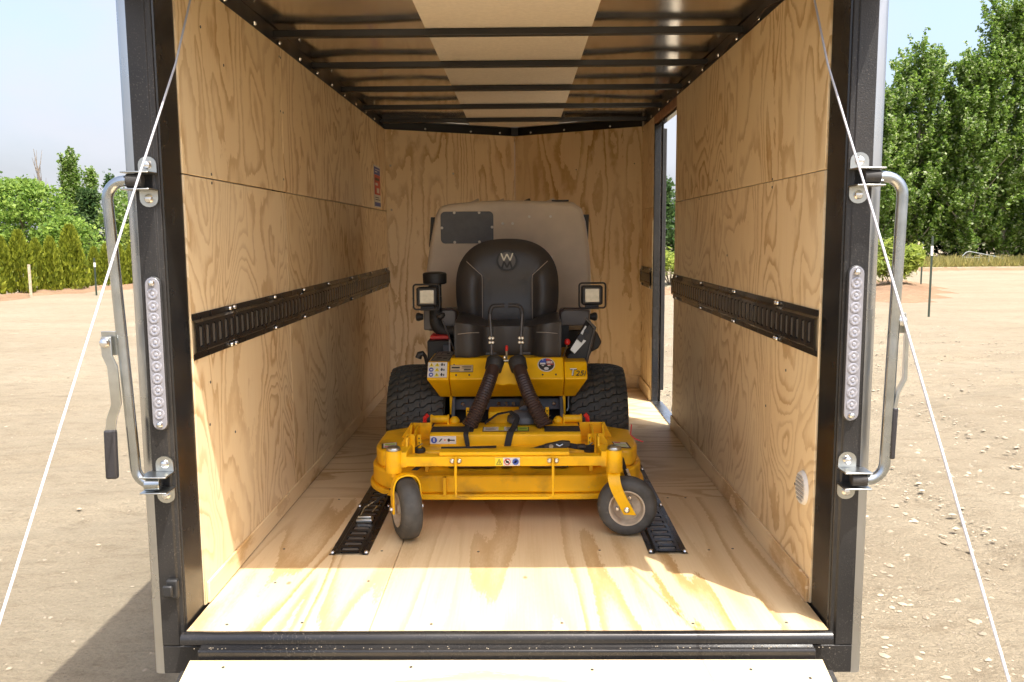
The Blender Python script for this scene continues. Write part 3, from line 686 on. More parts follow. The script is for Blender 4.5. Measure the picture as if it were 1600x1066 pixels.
# --- running gear
for s in (-1, 1):
    for y in (1.55, 2.25):
        w = MB().lathe([(-.085, .20), (-.09, .25), (-.085, .31), (-.06, .33), (.06, .33), (.085, .31), (.09, .25), (.085, .20)], (s*1.06, y, .33-G), (1, 0, 0), 36).build('wheel', 'tyre', T, smooth=50)
        MB().lathe([(-.05, .205), (.07, .2), (.05, .17), (.03, .05), (.06, .04)], (s*1.06, y, .33-G), (s, 0, 0), 28).build('rim', 'zinc_plate', w, off=(0, 0, 0))
    MB().prism([(1.10, .02-.0), (1.18, .14), (2.62, .14), (2.70, .02), (2.60, .115), (1.2, .115)], 'x', *sorted((s*.905, s*1.17))).build('fender', 'alu_trim', T)
for y in (1.55, 2.25): MB().tube([(-.99, y, .33-G), (.99, y, .33-G)], .03, 10).build('axle', 'post_black', T)
MB().box(-.03, .03, 4.15, 5.1, -.16, -.08).build('tongue', 'post_black', T, bevel=.005)
MB().tube([(0, 4.9, -.05), (0, 4.9, -G+.01)], .03, 10).build('jack', 'post_black', T)

# ------------------------------------------------------------------ the mower (coordinates: trailer floor = 0)
X0 = -.016
mower = thing('ride_on_mower', 'yellow ride-on mower with black seat and tan grass catcher strapped down inside the trailer', 'mower', (X0, 1.5, 0))
K = mower
def part(mb, name, m, parent=None, **k):
    if parent is None or parent is K: return mb.build(name, m, K, **k)
    return mb.build(name, m, parent, off=(0, 0, 0), **k)

# --- drive tyres with chevron lugs
def drive_tyre(cx):
    c = Vector((cx, 1.56, .235)); R0, hw = .222, .122
    prof = [(-hw*.86, .105), (-hw, .15), (-hw*1.02, .185), (-hw*.93, .207), (-hw*.72, R0-.003), (0, R0+.004), (hw*.72, R0-.003), (hw*.93, .207), (hw*1.02, .185), (hw, .15), (hw*.86, .105)]
    mb = MB().lathe(prof, c, (1, 0, 0), 60)
    n = 40
    def P(x, a, r): # crown profile drops towards the shoulders
        rr = r-.020*(abs(x)/hw)**3.2
        return (c.x+x, c.y-math.cos(a)*rr, c.z+math.sin(a)*rr)
    rows = 5
    for k in range(n):
        for j in range(rows):
            x0 = -hw*.99+2*hw*.99*j/rows; x1 = x0+2*hw*.99/rows; a = 2*math.pi*(k+.5*(j % 2))/n; da = 2*math.pi/n
            g = .0022; z = da*.30
            # each lug is a zig-zag block running across the tread
            xm = (x0+x1)/2; up = 1 if j % 2 == 0 else -1
            xs = [x0+g*.4, x0+(x1-x0)*.38, x0+(x1-x0)*.62, x1-g*.4]; off = [0, da*.04, da*.42, da*.46]
            lo = [P(x, a+o_, R0-.004) for x, o_ in zip(xs, off)]+[P(x, a+o_+da*.60, R0-.004) for x, o_ in zip(xs, off)]
            hi = [P(x+(xm-x)*.06, a+o_+da*.06, R0+.0145) for x, o_ in zip(xs, off)]+[P(x+(xm-x)*.06, a+o_+da*.53, R0+.0145) for x, o_ in zip(xs, off)]
            f = []
            for i in range(3):
                f += [(8+i, 8+i+1, 8+i+5, 8+i+4), (i, i+1, 8+i+1, 8+i), (i+4, 8+i+4, 8+i+5, i+5)]
            f += [(0, 8, 12, 4), (3, 7, 15, 11)]
            mb.add(lo+hi, f)
    t = part(mb, 'drive_tyre', 'tyre', smooth=30)
    s = 1 if cx > X0 else -1
    part(MB().lathe([(-.10, .106), (.095, .106), (.08, .095), (.05, .09), (.04, .03), (.07, .025)], c, (s, 0, 0), 28), 'rim', 'mower_yellow', t)
drive_tyre(-.403); drive_tyre(.371)
for s, cx in ((-1, -.55), (1, .52)):
    part(MB().box(min(cx*.55, cx*.62), max(cx*.55, cx*.62), 1.45, 1.68, .15, .34), 'axle_housing', 'steel_dark')

# --- body
YF = 1.28
def wedge(x0, x1, x0b, x1b, top, fold=.452, bot=.362, yt=1.345, yb=1.375, back=1.80):
    """front panel leaning forward to a fold, then back under; lower corners may be drawn in"""
    v = []
    for (a, b) in ((x0, x1), (x0b, x1b)): pass
    pts = [(yt, top, x0, x1), (YF, fold, x0, x1), (yb, bot, x0b, x1b), (back, bot, x0b, x1b), (back, fold, x0, x1), (back, top, x0, x1)]
    v = [(p[2], p[0], p[1]) for p in pts]+[(p[3], p[0], p[1]) for p in pts]; n = len(pts)
    f = [(i, (i+1) % n, (i+1) % n+n, i+n) for i in range(n)]+[tuple(range(n)), tuple(range(2*n-1, n-1, -1))]
    return MB().add(v, f)
body = part(wedge(-.249, .219, -.249, .219, .531), 'body_panel', 'mower_yellow', bevel=.006, seg=3)
lft = part(wedge(-.342, -.2515, -.298, -.2515, .517, yt=1.34), 'side_panel', 'mower_yellow', bevel=.006, seg=3)
rgt = part(wedge(.2215, .316, .2215, .270, .514, yt=1.34), 'side_panel', 'mower_yellow', bevel=.006, seg=3)
part(MB().prism([(-.075, .525), (.043, .525), (.048, .505), (.046, .435), (.02, .428), (-.005, .432), (-.03, .427), (-.075, .435)], 'y', 1.262, 1.30), 'lever_cover', 'mower_yellow', bevel=.006, seg=3)
for x, z in ((-.232, .505), (-.222, .468), (-.168, .468), (.132, .468), (.186, .468)):
    y = 1.345-(.531-z)/(.531-.452)*.065
    part(MB().lathe([(0, .0042), (.003, .0035)], (x, y, z), (0, -1, .8), 10), 'screw', 'steel_dark', body)
# frame beam and legs below the panel
beam = part(MB().box(-.243, .222, 1.42, 1.46, .297, .345), 'frame_beam', 'frame_grey', bevel=.003)
bolt2 = proto(MB().lathe([(0, .0085), (.005, .0085), (.008, .005)], (0, 0, 0), (0, 0, 1), 8), 'bolt_metal')
for x in (-.205, -.118, -.052, -.020, .012, .085, .182):
    place(bolt2, beam, 'bolt', (x, 1.4195, .324), dirrot((0, -1, 0)))
for x in (-.252, .224):
    part(MB().box(x-.006, x+.006, 1.385, 1.425, .285, .372), 'hanger', 'mower_yellow', bevel=.002)
    part(MB().tube([(x+.012*(1 if x < 0 else -1), 1.40, .36), (x+.012*(1 if x < 0 else -1), 1.33, .28), (x, 1.22, .285)], .008, 10), 'lift_link', 'frame_grey')
part(MB().tube([(.243, 1.39, .365), (.243, 1.39, .31), (.236, 1.385, .298)], .004, 8), 'rod', 'zinc')
part(MB().box(-.25, .225, 1.475, 2.3, .10, .36), 'belly_shade', 'void_black')  # black box painting in the shade behind the frame beam
part(MB().box(-.24, .215, 1.81, 2.05, .35, .56), 'engine_deck', 'plastic_black')

# --- seat
def seat_back():
    cx, cz, n, m = -.0165, .80, 64, 14
    def outline(a):
        ca, sa = math.cos(a), math.sin(a)
        if sa >= 0: e, hx, hz = 2.5, .232, .219
        else: e, hx, hz = 3.0, .232, .215
        r = (abs(ca/hx)**e+abs(sa/hz)**e)**(-1/e); return r
    def depth(x, z, q):
        xx = abs(x-cx); zz = z-cz
        xb = .108+max(0, (zz-.055))*1.1
        bol = 1/(1+math.exp(-(xx-xb-.018)/.009)); inner = math.exp(-((xx-xb)/.008)**2)
        y = 1.735-.055*(1-q**5)-.030*bol*(1-max(0, zz)/.24)+.008*inner
        y += .10*(zz)*(.55)+.012*math.exp(-((zz+.03)/.10)**2)*(xx < .14)
        return y
    v = []; f = []
    v.append((cx, depth(cx, cz, 0), cz))
    for j in range(1, m+1):
        q = j/m
        for k in range(n):
            a = 2*math.pi*k/n; r = outline(a)*math.sin(q*math.pi/2)**.9; x, z = cx+r*math.cos(a), cz+r*math.sin(a)
            v.append((x, depth(x, z, math.sin(q*math.pi/2)), z))
    # side wall and back
    for dy, sc_ in ((.03, 1.0), (.06, .985), (.085, .9)):
        for k in range(n):
            a = 2*math.pi*k/n; r = outline(a)*sc_; x, z = cx+r*math.cos(a), cz+r*math.sin(a); v.append((x, 1.735+.055*(z-cz)+dy, z))
    rings = m+3
    for k in range(n): f.append((0, 1+k, 1+(k+1) % n))
    for j in range(rings-1):
        for k in range(n): f.append((1+j*n+k, 1+j*n+(k+1) % n, 1+(j+1)*n+(k+1) % n, 1+(j+1)*n+k))
    f.append(tuple(1+(rings-1)*n+k for k in range(n)))
    o = part(MB().add(v, f), 'seat_back', 'seat_vinyl', smooth=180)
    for s in (-1, 1):
        pth = []
        for i in range(22):
            z = .64+.325*i/21; xb = .108+max(0, z-cz-.055)*1.1; x = cx+s*(xb+.004)
            ang = math.atan2(z-cz, x-cx); q = min(1, math.hypot(x-cx, z-cz)/outline(ang))
            if q > .985: break
            pth.append((x, depth(x, z, math.sin(min(1,q**1.11)*1.0))-.0065, z))
        part(MB().tube(pth, .0014, 5), 'stitching', 'stitch', o)
    # round maker's mark: ring with a pale W over a dark M
    yl, zl = 1.672, .922
    ring = []
    for r in (.0475, .0385):
        ring += [(cx+r*math.cos(2*math.pi*k/40), yl+.055*(r*math.sin(2*math.pi*k/40))-.004, zl+r*math.sin(2*math.pi*k/40)) for k in range(40)]
    mb = MB().add(ring+[(x, y+.012, z) for x, y, z in ring], [(k, (k+1) % 40, (k+1) % 40+40, k+40) for k in range(40)]+[(k, (k+1) % 40, (k+1) % 40+80, k+80) for k in range(40)]+[(k+40, (k+1) % 40+40, (k+1) % 40+120, k+120) for k in range(40)])
    part(mb, 'logo_ring', 'logo_black', o)
    part(MB().prism(disc(cx, zl, .0388, .0388, 32), 'y', yl-.0015, yl+.008), 'logo_field', 'logo_grey', o)
    def zig(pts, w, m_, nm):
        mb = MB()
        for (xa, za), (xb, zb_) in zip(pts, pts[1:]):
            d_ = Vector((xb-xa, zb_-za)).normalized(); nn = Vector((-d_.y, d_.x))*w/2
            q = [(cx+xa+nn.x, zl+za+nn.y), (cx+xb+nn.x, zl+zb_+nn.y), (cx+xb-nn.x, zl+zb_-nn.y), (cx+xa-nn.x, zl+za-nn.y)]
            mb.prism(q, 'y', yl-.0055-.0004*len(mb.f)/6, yl-.001)
        part(mb, nm, m_, o)
    zig([(-.026, .033), (-.014, .001), (0, .030), (.014, .001), (.026, .033)], .0055, 'decal_silver', 'logo_letter')
    zig([(-.023, -.035), (-.013, -.004), (0, -.030), (.013, -.004), (.023, -.035)], .008, 'logo_black', 'logo_letter')
seat_back()
def cushion():
    xs = [-.226, -.216, -.150, -.112, -.092, 0, .092, .112, .150, .216, .226]; ys = [1.335, 1.35, 1.45, 1.58, 1.68, 1.72]; zs = [.527, .54, .60, .655, .672]
    b = bmesh.new(); g = {}
    def pos(i, j, k):
        x, y, z = xs[i], ys[j], zs[k]; ax = abs(x)
        if ax < .10: y += .055*(j <= 1)+.02*(j == 2); z -= .008*(k >= 3)
        if .09 < ax < .12: y += .05*(j <= 1); z -= .012*(k >= 3)
        if ax > .14 and k >= 3: z += .004+.014*max(0, (y-1.5)/.22)
        if ax > .2 and j == 0: y += .025
        if ax > .2 and j <= 1: x *= .985
        if k == 0: x *= .97; y += .012*(j == 0)
        return (x-.0105, y, z)
    I, J, Kk = len(xs), len(ys), len(zs)
    for i in range(I):
        for j in range(J):
            for k in range(Kk):
                if i in (0, I-1) or j in (0, J-1) or k in (0, Kk-1): g[i, j, k] = b.verts.new(pos(i, j, k))
    def q(*c): b.faces.new([g[x] for x in c])
    for i in range(I-1):
        for j in range(J-1):
            for k in (0, Kk-1): q((i, j, k), (i+1, j, k), (i+1, j+1, k), (i, j+1, k))
        for k in range(Kk-1):
            for j in (0, J-1): q((i, j, k), (i+1, j, k), (i+1, j, k+1), (i, j, k+1))
    for j in range(J-1):
        for k in range(Kk-1):
            for i in (0, I-1): q((i, j, k), (i, j+1, k), (i, j+1, k+1), (i, j, k+1))
    bmesh.ops.recalc_face_normals(b, faces=b.faces); me = bpy.data.meshes.new('seat_cushion'); b.to_mesh(me); b.free(); me.materials.append(M['seat_vinyl'])
    o = link('seat_cushion', me, K, smooth=180, sub=2)
    for s in (-1, 1):
        part(MB().tube([(-.0105+s*.205, 1.334, .632), (-.0105+s*.16, 1.327, .638), (-.0105+s*.118, 1.352, .636)], .0012, 5), 'stitching', 'stitch', o)
cushion()
part(MB().box(-.20, .18, 1.42, 1.72, .531, .545), 'seat_base', 'steel_dark', bevel=.004)

# --- grass catcher
cat = part(MB().prism([(-.43, .56), (.394, .56), (.392, .84), (.384, .97), (.366, 1.10), (.345, 1.165), (.305, 1.193), (.10, 1.203), (-.015, 1.206), (-.16, 1.202), (-.30, 1.190), (-.352, 1.178), (-.378, 1.125), (-.405, .99), (-.426, .85)], 'y', 2.09, 2.80), 'grass_catcher', 'catcher_tan', bevel=.022, seg=4, smooth=50)
rivet = proto(MB().lathe([(0, .007), (.003, .0065), (.0045, .0035)], (0, 0, 0), (0, 0, 1), 10), 'decal_white')
pl = []
for cx, cz, a0 in ((-.11, 1.13, 0), (-.327, 1.13, 90), (-.327, 1.017, 180), (-.11, 1.017, 270)):
    pl += [(cx+.021*math.cos(R(a0+18*k)), cz+.021*math.sin(R(a0+18*k))) for k in range(6)]
hp = part(MB().prism(pl, 'y', 2.083, 2.0895), 'catcher_plate', 'plate_grey', cat, bevel=.0015)
for x, z in ((-.280, 1.146), (-.158, 1.146), (-.342, 1.073), (-.095, 1.075), (-.280, 1.002), (-.158, 1.003), (-.043, 1.092), (.006, 1.092), (.088, 1.125), (.193, 1.125), (.196, .925)):
    place(rivet, cat, 'rivet', (x, 2.083 if x < -.09 else 2.0895, z), dirrot((0, -1, 0)))
for x in (-.20, -.075, .055, .175): part(MB().tube([(x, 2.16, 1.19), (x+.04, 2.16, 1.207)], .012, 8), 'hinge', 'catcher_tan' if x < .05 or x > .1 else 'plastic_black', cat)
part(MB().box(.20, .285, 2.14, 2.2, 1.200, 1.207), 'hinge', 'plastic_black', cat)
part(MB().prism([(.30, 1.138), (.398, 1.138), (.392, .95), (.30, .9)], 'y', 2.30, 2.36), 'catcher_door', 'plastic_black', cat)
part(MB().prism([(-.418, 1.13), (-.36, 1.13), (-.36, .9), (-.430, .98)], 'y', 2.30, 2.36), 'catcher_door', 'plastic_black', cat)
part(MB().box(-.38, .35, 2.12, 2.75, .34, .555), 'engine_cover', 'plastic_black')
for x in (-.3, .27): part(MB().lathe([(-.035, .03), (-.04, .08), (-.03, .1), (.03, .1), (.04, .08), (.035, .03)], (x, 2.6, .10), (1, 0, 0), 24), 'tail_wheel', 'caster_rubber')
part(MB().box(-.28, .25, 2.58, 2.62, .19, .34), 'tail_frame', 'steel_dark')

# --- guards each side of the seat, lamps, hoses
def lamp(cx, cz, y):
    h = part(MB().prism([(cx-.043, cz-.043), (cx+.043, cz-.043), (cx+.047, cz-.036), (cx+.047, cz+.036), (cx+.043, cz+.043), (cx-.043, cz+.043), (cx-.047, cz+.036), (cx-.047, cz-.036)], 'y', y, y+.055), 'head_lamp', 'plastic_black', bevel=.008, seg=3)
    part(MB().prism([(cx-.033, cz-.031), (cx+.033, cz-.031), (cx+.033, cz+.031), (cx-.033, cz+.031)], 'y', y-.003, y+.004), 'lens', 'lamp_lens', h, bevel=.004, seg=3)
    g = .058; r = .012; pth = []
    for sx, sz, a0 in ((1, 1, 0), (-1, 1, 90), (-1, -1, 180), (1, -1, 270)):
        pth += arc((cx+sx*(g-r), y-.006, cz+sz*(g-r-.003)), r, R(a0), R(a0+90), (1, 0, 0), (0, 0, 1), 4)
    pth.append(pth[0]); part(MB().tube(pth, .0042, 8), 'lamp_guard', 'plastic_black', h)
    part(MB().box(cx-.03, cx+.03, y+.01, y+.04, cz-.062, cz-.044), 'lamp_foot', 'plastic_black', h)
lamp(-.372, .766, 1.62); lamp(.360, .768, 1.62)
gl = part(MB().prism([(-.335, .612), (-.255, .612), (-.252, .68), (-.262, .697), (-.335, .697)], 'y', 1.735, 1.90), 'seat_guard', 'armour_grey', bevel=.006, seg=3)
part(MB().tube([(-.335, 1.73, .703), (-.27, 1.73, .703), (-.253, 1.73, .69), (-.251, 1.73, .60)], .0045, 8), 'edge_trim', 'boot_rubber', gl)
part(MB().box(-.402, -.336, 1.745, 1.80, .605, .70), 'seat_guard', 'armour_grey', bevel=.004)
gr = part(MB().prism([(.224, .625), (.352, .625), (.356, .695), (.235, .697), (.222, .68)], 'y', 1.70, 1.87), 'seat_guard', 'armour_grey', bevel=.006, seg=3)
part(MB().tube([(.352, 1.695, .704), (.24, 1.695, .704), (.222, 1.695, .69), (.219, 1.695, .56)], .0045, 8), 'edge_trim', 'boot_rubber', gr)
part(MB().box(.225, .262, 1.70, 1.78, .535, .626), 'guard_leg', 'plastic_black')
for x, z, s in ((.372, .665, 1), (-.415, .668, -1)):
    part(MB().lathe([(0, .013), (.02, .02), (.03, .018), (.034, .008)], (x-s*.014, 1.72, z), (s, 0, 0), 12), 'knob', 'plastic_black')
part(MB().lathe([(0, .045), (.004, .054), (.046, .055), (.052, .050), (.056, .03)], (-.349, 1.76, .815), (0, 0, 1), 28), 'air_filter', 'plastic_black', bevel=.002)
part(MB().tube([(-.349, 1.76, .82), (-.349, 1.76, .76)], .03, 14), 'filter_neck', 'plastic_black')
pth = [(-.343, 1.72, .76), (-.343, 1.71, .67)]+arc((-.343+.055, 1.70, .655), .055, math.pi, 1.5*math.pi, (1, 0, 0), (0, 0, 1), 7)+[(-.24, 1.70, .602)]
part(MB().tube(pth, .028, 16), 'intake_elbow', 'rubber', smooth=60)
part(MB().box(-.362, -.277, 1.63, 1.75, .574, .592), 'battery_lid', 'red_paint', bevel=.004)
part(MB().box(-.372, -.262, 1.60, 1.78, .47, .573), 'battery_box', 'plastic_black', bevel=.006)
part(MB().box(-.30, -.268, 1.585, 1.60, .49, .555), 'latch', 'frame_grey', bevel=.002)
part(MB().tube([(-.27, 1.58, .585), (-.27, 1.575, .53), (-.262, 1.57, .522), (-.235, 1.55, .522)], .0038, 8), 'wire_clip', 'cable_white')
part(MB().tube([(-.352, 1.42, .49), (-.360, 1.41, .53), (-.370, 1.40, .545), (-.382, 1.40, .540), (-.388, 1.40, .524)], [.008, .008, .011, .014, .014], 10), 'brake_hook', 'plastic_black')
part(MB().tube([(-.244, 1.50, .545), (-.293, 1.52, .668)], .0035, 8), 'lever_rod', 'steel_dark')
part(MB().lathe([(-.012, .009), (-.006, .019), (.006, .021), (.012, .012)], (-.302, 1.52, .690), (-.35, 0, .9), 16), 'lever_knob', 'plastic_black')

# --- control console on the right
con = part(MB().prism([(.236, .500), (.325, .500), (.352, .56), (.365, .625), (.332, .664), (.268, .548), (.24, .53)], 'y', 1.44, 1.60), 'control_console', 'plastic_black', bevel=.006, seg=2)
part(MB().prism([(.345, .53), (.378, .548), (.392, .575), (.372, .618), (.345, .60)], 'y', 1.50, 1.60), 'console_flank', 'plastic_black', con, bevel=.006)
a, b_, c_ = Vector((.252, 1.425, .553)), Vector((.318, 1.455, .652)), Vector((.034, -.004, -.030))
pv = [a, a+c_*.55, b_+c_, b_]
nrm = (pv[1]-pv[0]).cross(pv[3]-pv[0]).normalized()
if nrm.y > 0: nrm = -nrm
pan = part(MB().add(pv+[p-nrm*.02 for p in pv], [(0, 1, 2, 3), (0, 4, 5, 1), (1, 5, 6, 2), (2, 6, 7, 3), (3, 7, 4, 0)]), 'switch_panel', 'decal_silver', con)
for t_, w_, h_ in ((.55, .013, .022), (.86, .006, .018)):
    q = a.lerp(b_, t_)+c_*.55*t_*.8+nrm*.004; e1 = (b_-a).normalized(); e2 = c_.normalized()
    v = [q+e1*(s1*w_)+e2*(s2*h_*.6)+nrm*hh for hh in (0, .010) for s1, s2 in ((-1, -1), (1, -1), (1, 1), (-1, 1))]
    part(MB().add(v, [(4, 5, 6, 7), (0, 1, 5, 4), (1, 2, 6, 5), (2, 3, 7, 6), (3, 0, 4, 7)]), 'switch', 'plastic_black', pan)
part(MB().tube([(.318, 1.43, .480), (.338, 1.43, .57), (.357, 1.43, .645), (.318, 1.44, .684)], .0055, 8), 'console_guard', 'steel_dark', con)
part(MB().tube([(.222, 1.42, .525), (.238, 1.41, .575)], .003, 8), 'choke_rod', 'zinc')
part(MB().lathe([(-.0135, .004), (-.010, .010), (0, .0138), (.010, .010), (.0135, .003)], (.2385, 1.408, .588), (0, 0, 1), 16), 'choke_knob', 'red_paint', smooth=180)

# --- steering levers and rubber boots
for s, xb, xt, xe in ((-1, -.076, -.082, -.022), (1, .044, .050, -.008)):
    pth = [(xb, 1.29, .535), (xb, 1.30, .62), (xt, 1.32, .715)]+[(xt-s*.003, 1.322, .733), (xt-s*.009, 1.324, .744), (xt-s*.018, 1.325, .749)]+[(xe, 1.325, .750)]
    lv = part(MB().tube(pth, .0062, 10), 'steering_lever', 'steel_dark', smooth=60)
    part(MB().tube(pth[2:], .0088, 10), 'lever_grip', 'grip_black', lv, smooth=60)
    for z in (.602, .620):
        for dx in (-.006, .006): place(bolt2, lv, 'bolt', (xb+dx, 1.291, z), dirrot((0, -1, 0))).scale = (.8, .8, .8)
for s, top, bot in ((-1, (-.062, 1.262, .520), (-.158, 1.10, .296)), (1, (.030, 1.262, .520), (.134, 1.10, .298))):
    A, B = Vector(top), Vector(bot); n = 56; pth = []; rs = []
    for i in range(n+1):
        t_ = i/n; p = A.lerp(B, t_)+Vector((-s*.006*math.sin(math.pi*t_), -.035*math.sin(math.pi*t_), .0))
        r = .026+.004*t_; rs.append(r+(.0013*(1 if i % 2 else -1) if t_ > .22 else .001)); pth.append(p)
    bt = part(MB().tube(pth, rs, 18), 'bellows_boot', 'boot_rubber', smooth=25)
    part(MB().lathe([(-.03, .026), (-.022, .034), (.02, .037), (.034, .028), (.04, .012)], A+Vector((s*.002, -.004, -.006)), (-s*.25, .35, .9), 20), 'boot_collar', 'rubber', bt, smooth=60)
part(MB().box(-.045, .020, 1.258, 1.275, .530, .534), 'lever_gate', 'zinc_plate')
part(MB().tube([(-.015, 1.27, .525), (-.014, 1.262, .575)], .0042, 8), 'speed_lever', 'decal_silver')
part(MB().lathe([(0, .0055), (.018, .006), (.022, .003)], (-.014, 1.261, .572), (0, -.12, 1), 10), 'speed_knob', 'red_paint')
for x, z in ((-.036, .538), (.004, .538), (-.022, .546), (.018, .545)): place(bolt2, K, 'bolt', (x, 1.258, z), dirrot((0, -1, 0))).scale = (.75, .75, .75)

# --- cutting deck
def lobes(r, cxl=-.288, cxr=.262, cy=1.05, yf=None, yb=1.34, n=18):
    p = [(cxr+r*math.cos(a), cy+r*math.sin(a)) for a in [-math.pi/2+math.pi*.5*k/n for k in range(n+1)]]+[(cxr+r, yb-.08), (cxr+r-.1, yb), (cxl-r+.1, yb), (cxl-r, yb-.08)]
    p += [(cxl+r*math.cos(a), cy+r*math.sin(a)) for a in [math.pi+math.pi*.5*k/n for k in range(n+1)]]
    if yf is not None: p = [(x, max(y, yf+.0*x)) for x, y in p]
    return p
deck = part(MB().prism(lobes(.236), 'z', .117, .182), 'deck_shell', 'deck_yellow', bevel=.008, seg=3, smooth=40)
part(MB().prism(lobes(.248), 'z', .096, .1165), 'deck_lip', 'deck_yellow', deck, bevel=.004, smooth=40)
part(MB().prism(lobes(.222, yf=.925), 'z', .183, .246), 'deck_top', 'deck_yellow', deck, bevel=.010, seg=3, smooth=40)
part(MB().box(-.235, -.225, .79, .812, .118, .181), 'deck_rib', 'deck_yellow', deck)
for x in (-.30, .295): part(MB().box(x-.006, x+.006, .86, .92, .183, .225), 'deck_rib', 'deck_yellow', deck)
for x0, x1 in ((-.225, -.05), (-.03, .01), (.075, .215)): part(MB().box(x0, x1, .895, .923, .190, .225), 'rubber_flap', 'webbing', deck)
# front caster beam
bar = part(MB().box(-.362, .336, .690, .734, .249, .2845), 'caster_beam', 'deck_yellow', bevel=.004, seg=2)
part(MB().box(-.238, .208, .696, .75, .285, .2985), 'beam_step', 'deck_yellow', bar, bevel=.003)
part(MB().box(-.236, -.095, .752, .764, .290, .3015), 'rubber_strip', 'webbing', bar)
for x0, x1 in ((-.375, -.350), (.320, .345)):
    part(MB().prism([(.692, .251), (.80, .246), (1.13, .240), (1.13, .30), (1.06, .305), (.96, .275), (.85, .326), (.78, .330), (.76, .285), (.692, .283)], 'x', x0+.012*(x0 < 0)-.010*(x0 > 0), x0+.008+.012*(x0 < 0)-.010*(x0 > 0)), 'arm_plate', 'deck_yellow', bar, bevel=.002)
for s, px in ((-1, -.3945), (1, .361)):
    part(MB().prism([(px-s*.015, .692), (px-s*.045, .690), (px-s*.053, .79), (px-s*.040, .82), (px, .75)], 'z', .246, .300), 'arm_gusset', 'deck_yellow', bar, bevel=.003)
    part(MB().prism([(px-s*.008, .298), (px-s*.028, .328), (px-s*.055, .326), (px-s*.055, .24), (px-s*.008, .24)], 'y', .84, .85), 'arm_gusset', 'deck_yellow', bar, bevel=.002)
    hs = part(MB().lathe([(0, .0265), (.003, .0285), (.074, .0285), (.077, .0265)], (px, .70, .2285), (0, 0, 1), 28), 'pivot_housing', 'deck_yellow')
    part(MB().lathe([(0, .024), (.006, .0245), (.011, .021), (.014, .012)], (px, .70, .306), (0, 0, 1), 24), 'pivot_cap', 'zinc_plate', hs, smooth=60)
    part(MB().tube([(px, .70, .228), (px, .70, .2135)], .015, 12), 'stem', 'deck_yellow', hs)
# casters
def caster(wc, axle, hub_side, straps):
    wc, ax = Vector(wc), Vector(axle).normalized(); Rw, hw = wc.z-.001, .036
    prof = [(-hw*.9, .058), (-hw, .07), (-hw*.98, .088), (-hw*.75, Rw-.006), (-hw*.35, Rw-.001), (0, Rw), (hw*.35, Rw-.001), (hw*.75, Rw-.006), (hw*.98, .088), (hw, .07), (hw*.9, .058)]
    w = part(MB().lathe(prof, wc, ax, 48, close=True), 'caster_tyre', 'caster_rubber', smooth=50)
    part(MB().lathe([(-hw*.86, .0578), (-hw*1.02, .062), (-hw*1.02, .057), (-hw*.70, .051), (-hw*.40, .047), (-hw*.36, .02), (-hw*.95, .016), (-hw*.95, .001), (hw*.95, .001), (hw*.95, .016), (hw*.36, .02), (hw*.40, .047), (hw*.70, .051), (hw*1.02, .057), (hw*1.02, .062), (hw*.86, .0578)], wc, ax, 40, close=True), 'caster_rim', 'rim_cream', w)
    side = ax.cross(Vector((0, 0, 1))).normalized()
    for k in range(3):
        a = R(90+120*k+15); e = wc+(side*math.cos(a)+Vector((0, 0, 1))*math.sin(a))*.034+ax*hub_side*(hw*.40)
        place(bolt2, w, 'bolt', e, dirrot(ax*hub_side))
    for p, wid in straps:
        pts = []; P = [Vector(q) for q in p]; n = 28
        for i in range(n+1): # smooth the strap through its corners
            t_ = i/n*(len(P)-1); k = min(int(t_), len(P)-2); u = t_-k; p0, p1, p2, p3 = P[max(k-1, 0)], P[k], P[k+1], P[min(k+2, len(P)-1)]
            pts.append(.5*((2*p1)+(p2-p0)*u+(2*p0-5*p1+4*p2-p3)*u*u+(3*p1-p0-3*p2+p3)*u**3))
        part(MB().ribbon(pts, tuple(side*wid), .0032), 'caster_fork', 'mower_yellow', w, bevel=.0012, smooth=50)
    for sg in (-1, 1):
        o = place(bolt2, w, 'bolt', wc+ax*sg*.0505+Vector((0, 0, .0)), dirrot(ax*sg)); o.scale = (1.2, 1.2, 1.2)
def offs(wc, ax, d, z): a = Vector(ax).normalized(); return (wc[0]+a.x*d, wc[1]+a.y*d, z)
wl_, al_ = (-.352, .680, .108), (-.93, -.37, 0)
caster(wl_, al_, 1, [([offs(wl_, al_, .047, .094), offs(wl_, al_, .047, .14), offs(wl_, al_, .046, .185), offs(wl_, al_, .034, .214), offs(wl_, al_, .012, .2245), offs(wl_, al_, -.012, .2245), offs(wl_, al_, -.034, .214), offs(wl_, al_, -.046, .185), offs(wl_, al_, -.047, .14), offs(wl_, al_, -.047, .094)], .034)])
wr_, ar_ = (.408, .712, .104), (-.14, -.99, 0)
caster(wr_, ar_, 1, [([(.360, .690, .228), (.358, .676, .212), (.362, .664, .188), (.378, .6625, .150), (.412, .6625, .086)], .042), ([(.362, .71, .228), (.362, .745, .215), (.364, .757, .19), (.378, .760, .150), (.412, .762, .09)], .042)])
# wire guard in front
for x in (-.181, .151):
    gd = part(MB().tube([(x, .683, .284), (x, .676, .22), (x, .678, .150), (x+(.016 if x < 0 else -.016), .679, .143)], .0048, 8), 'front_guard', 'deck_yellow')
    for dx in (-.012, .012): place(bolt2, gd, 'bolt', (x+dx, .6895, .270), dirrot((0, -1, 0)))
part(MB().box(-.168, .138, .674, .683, .137, .147), 'guard_bar', 'deck_yellow', bevel=.002)
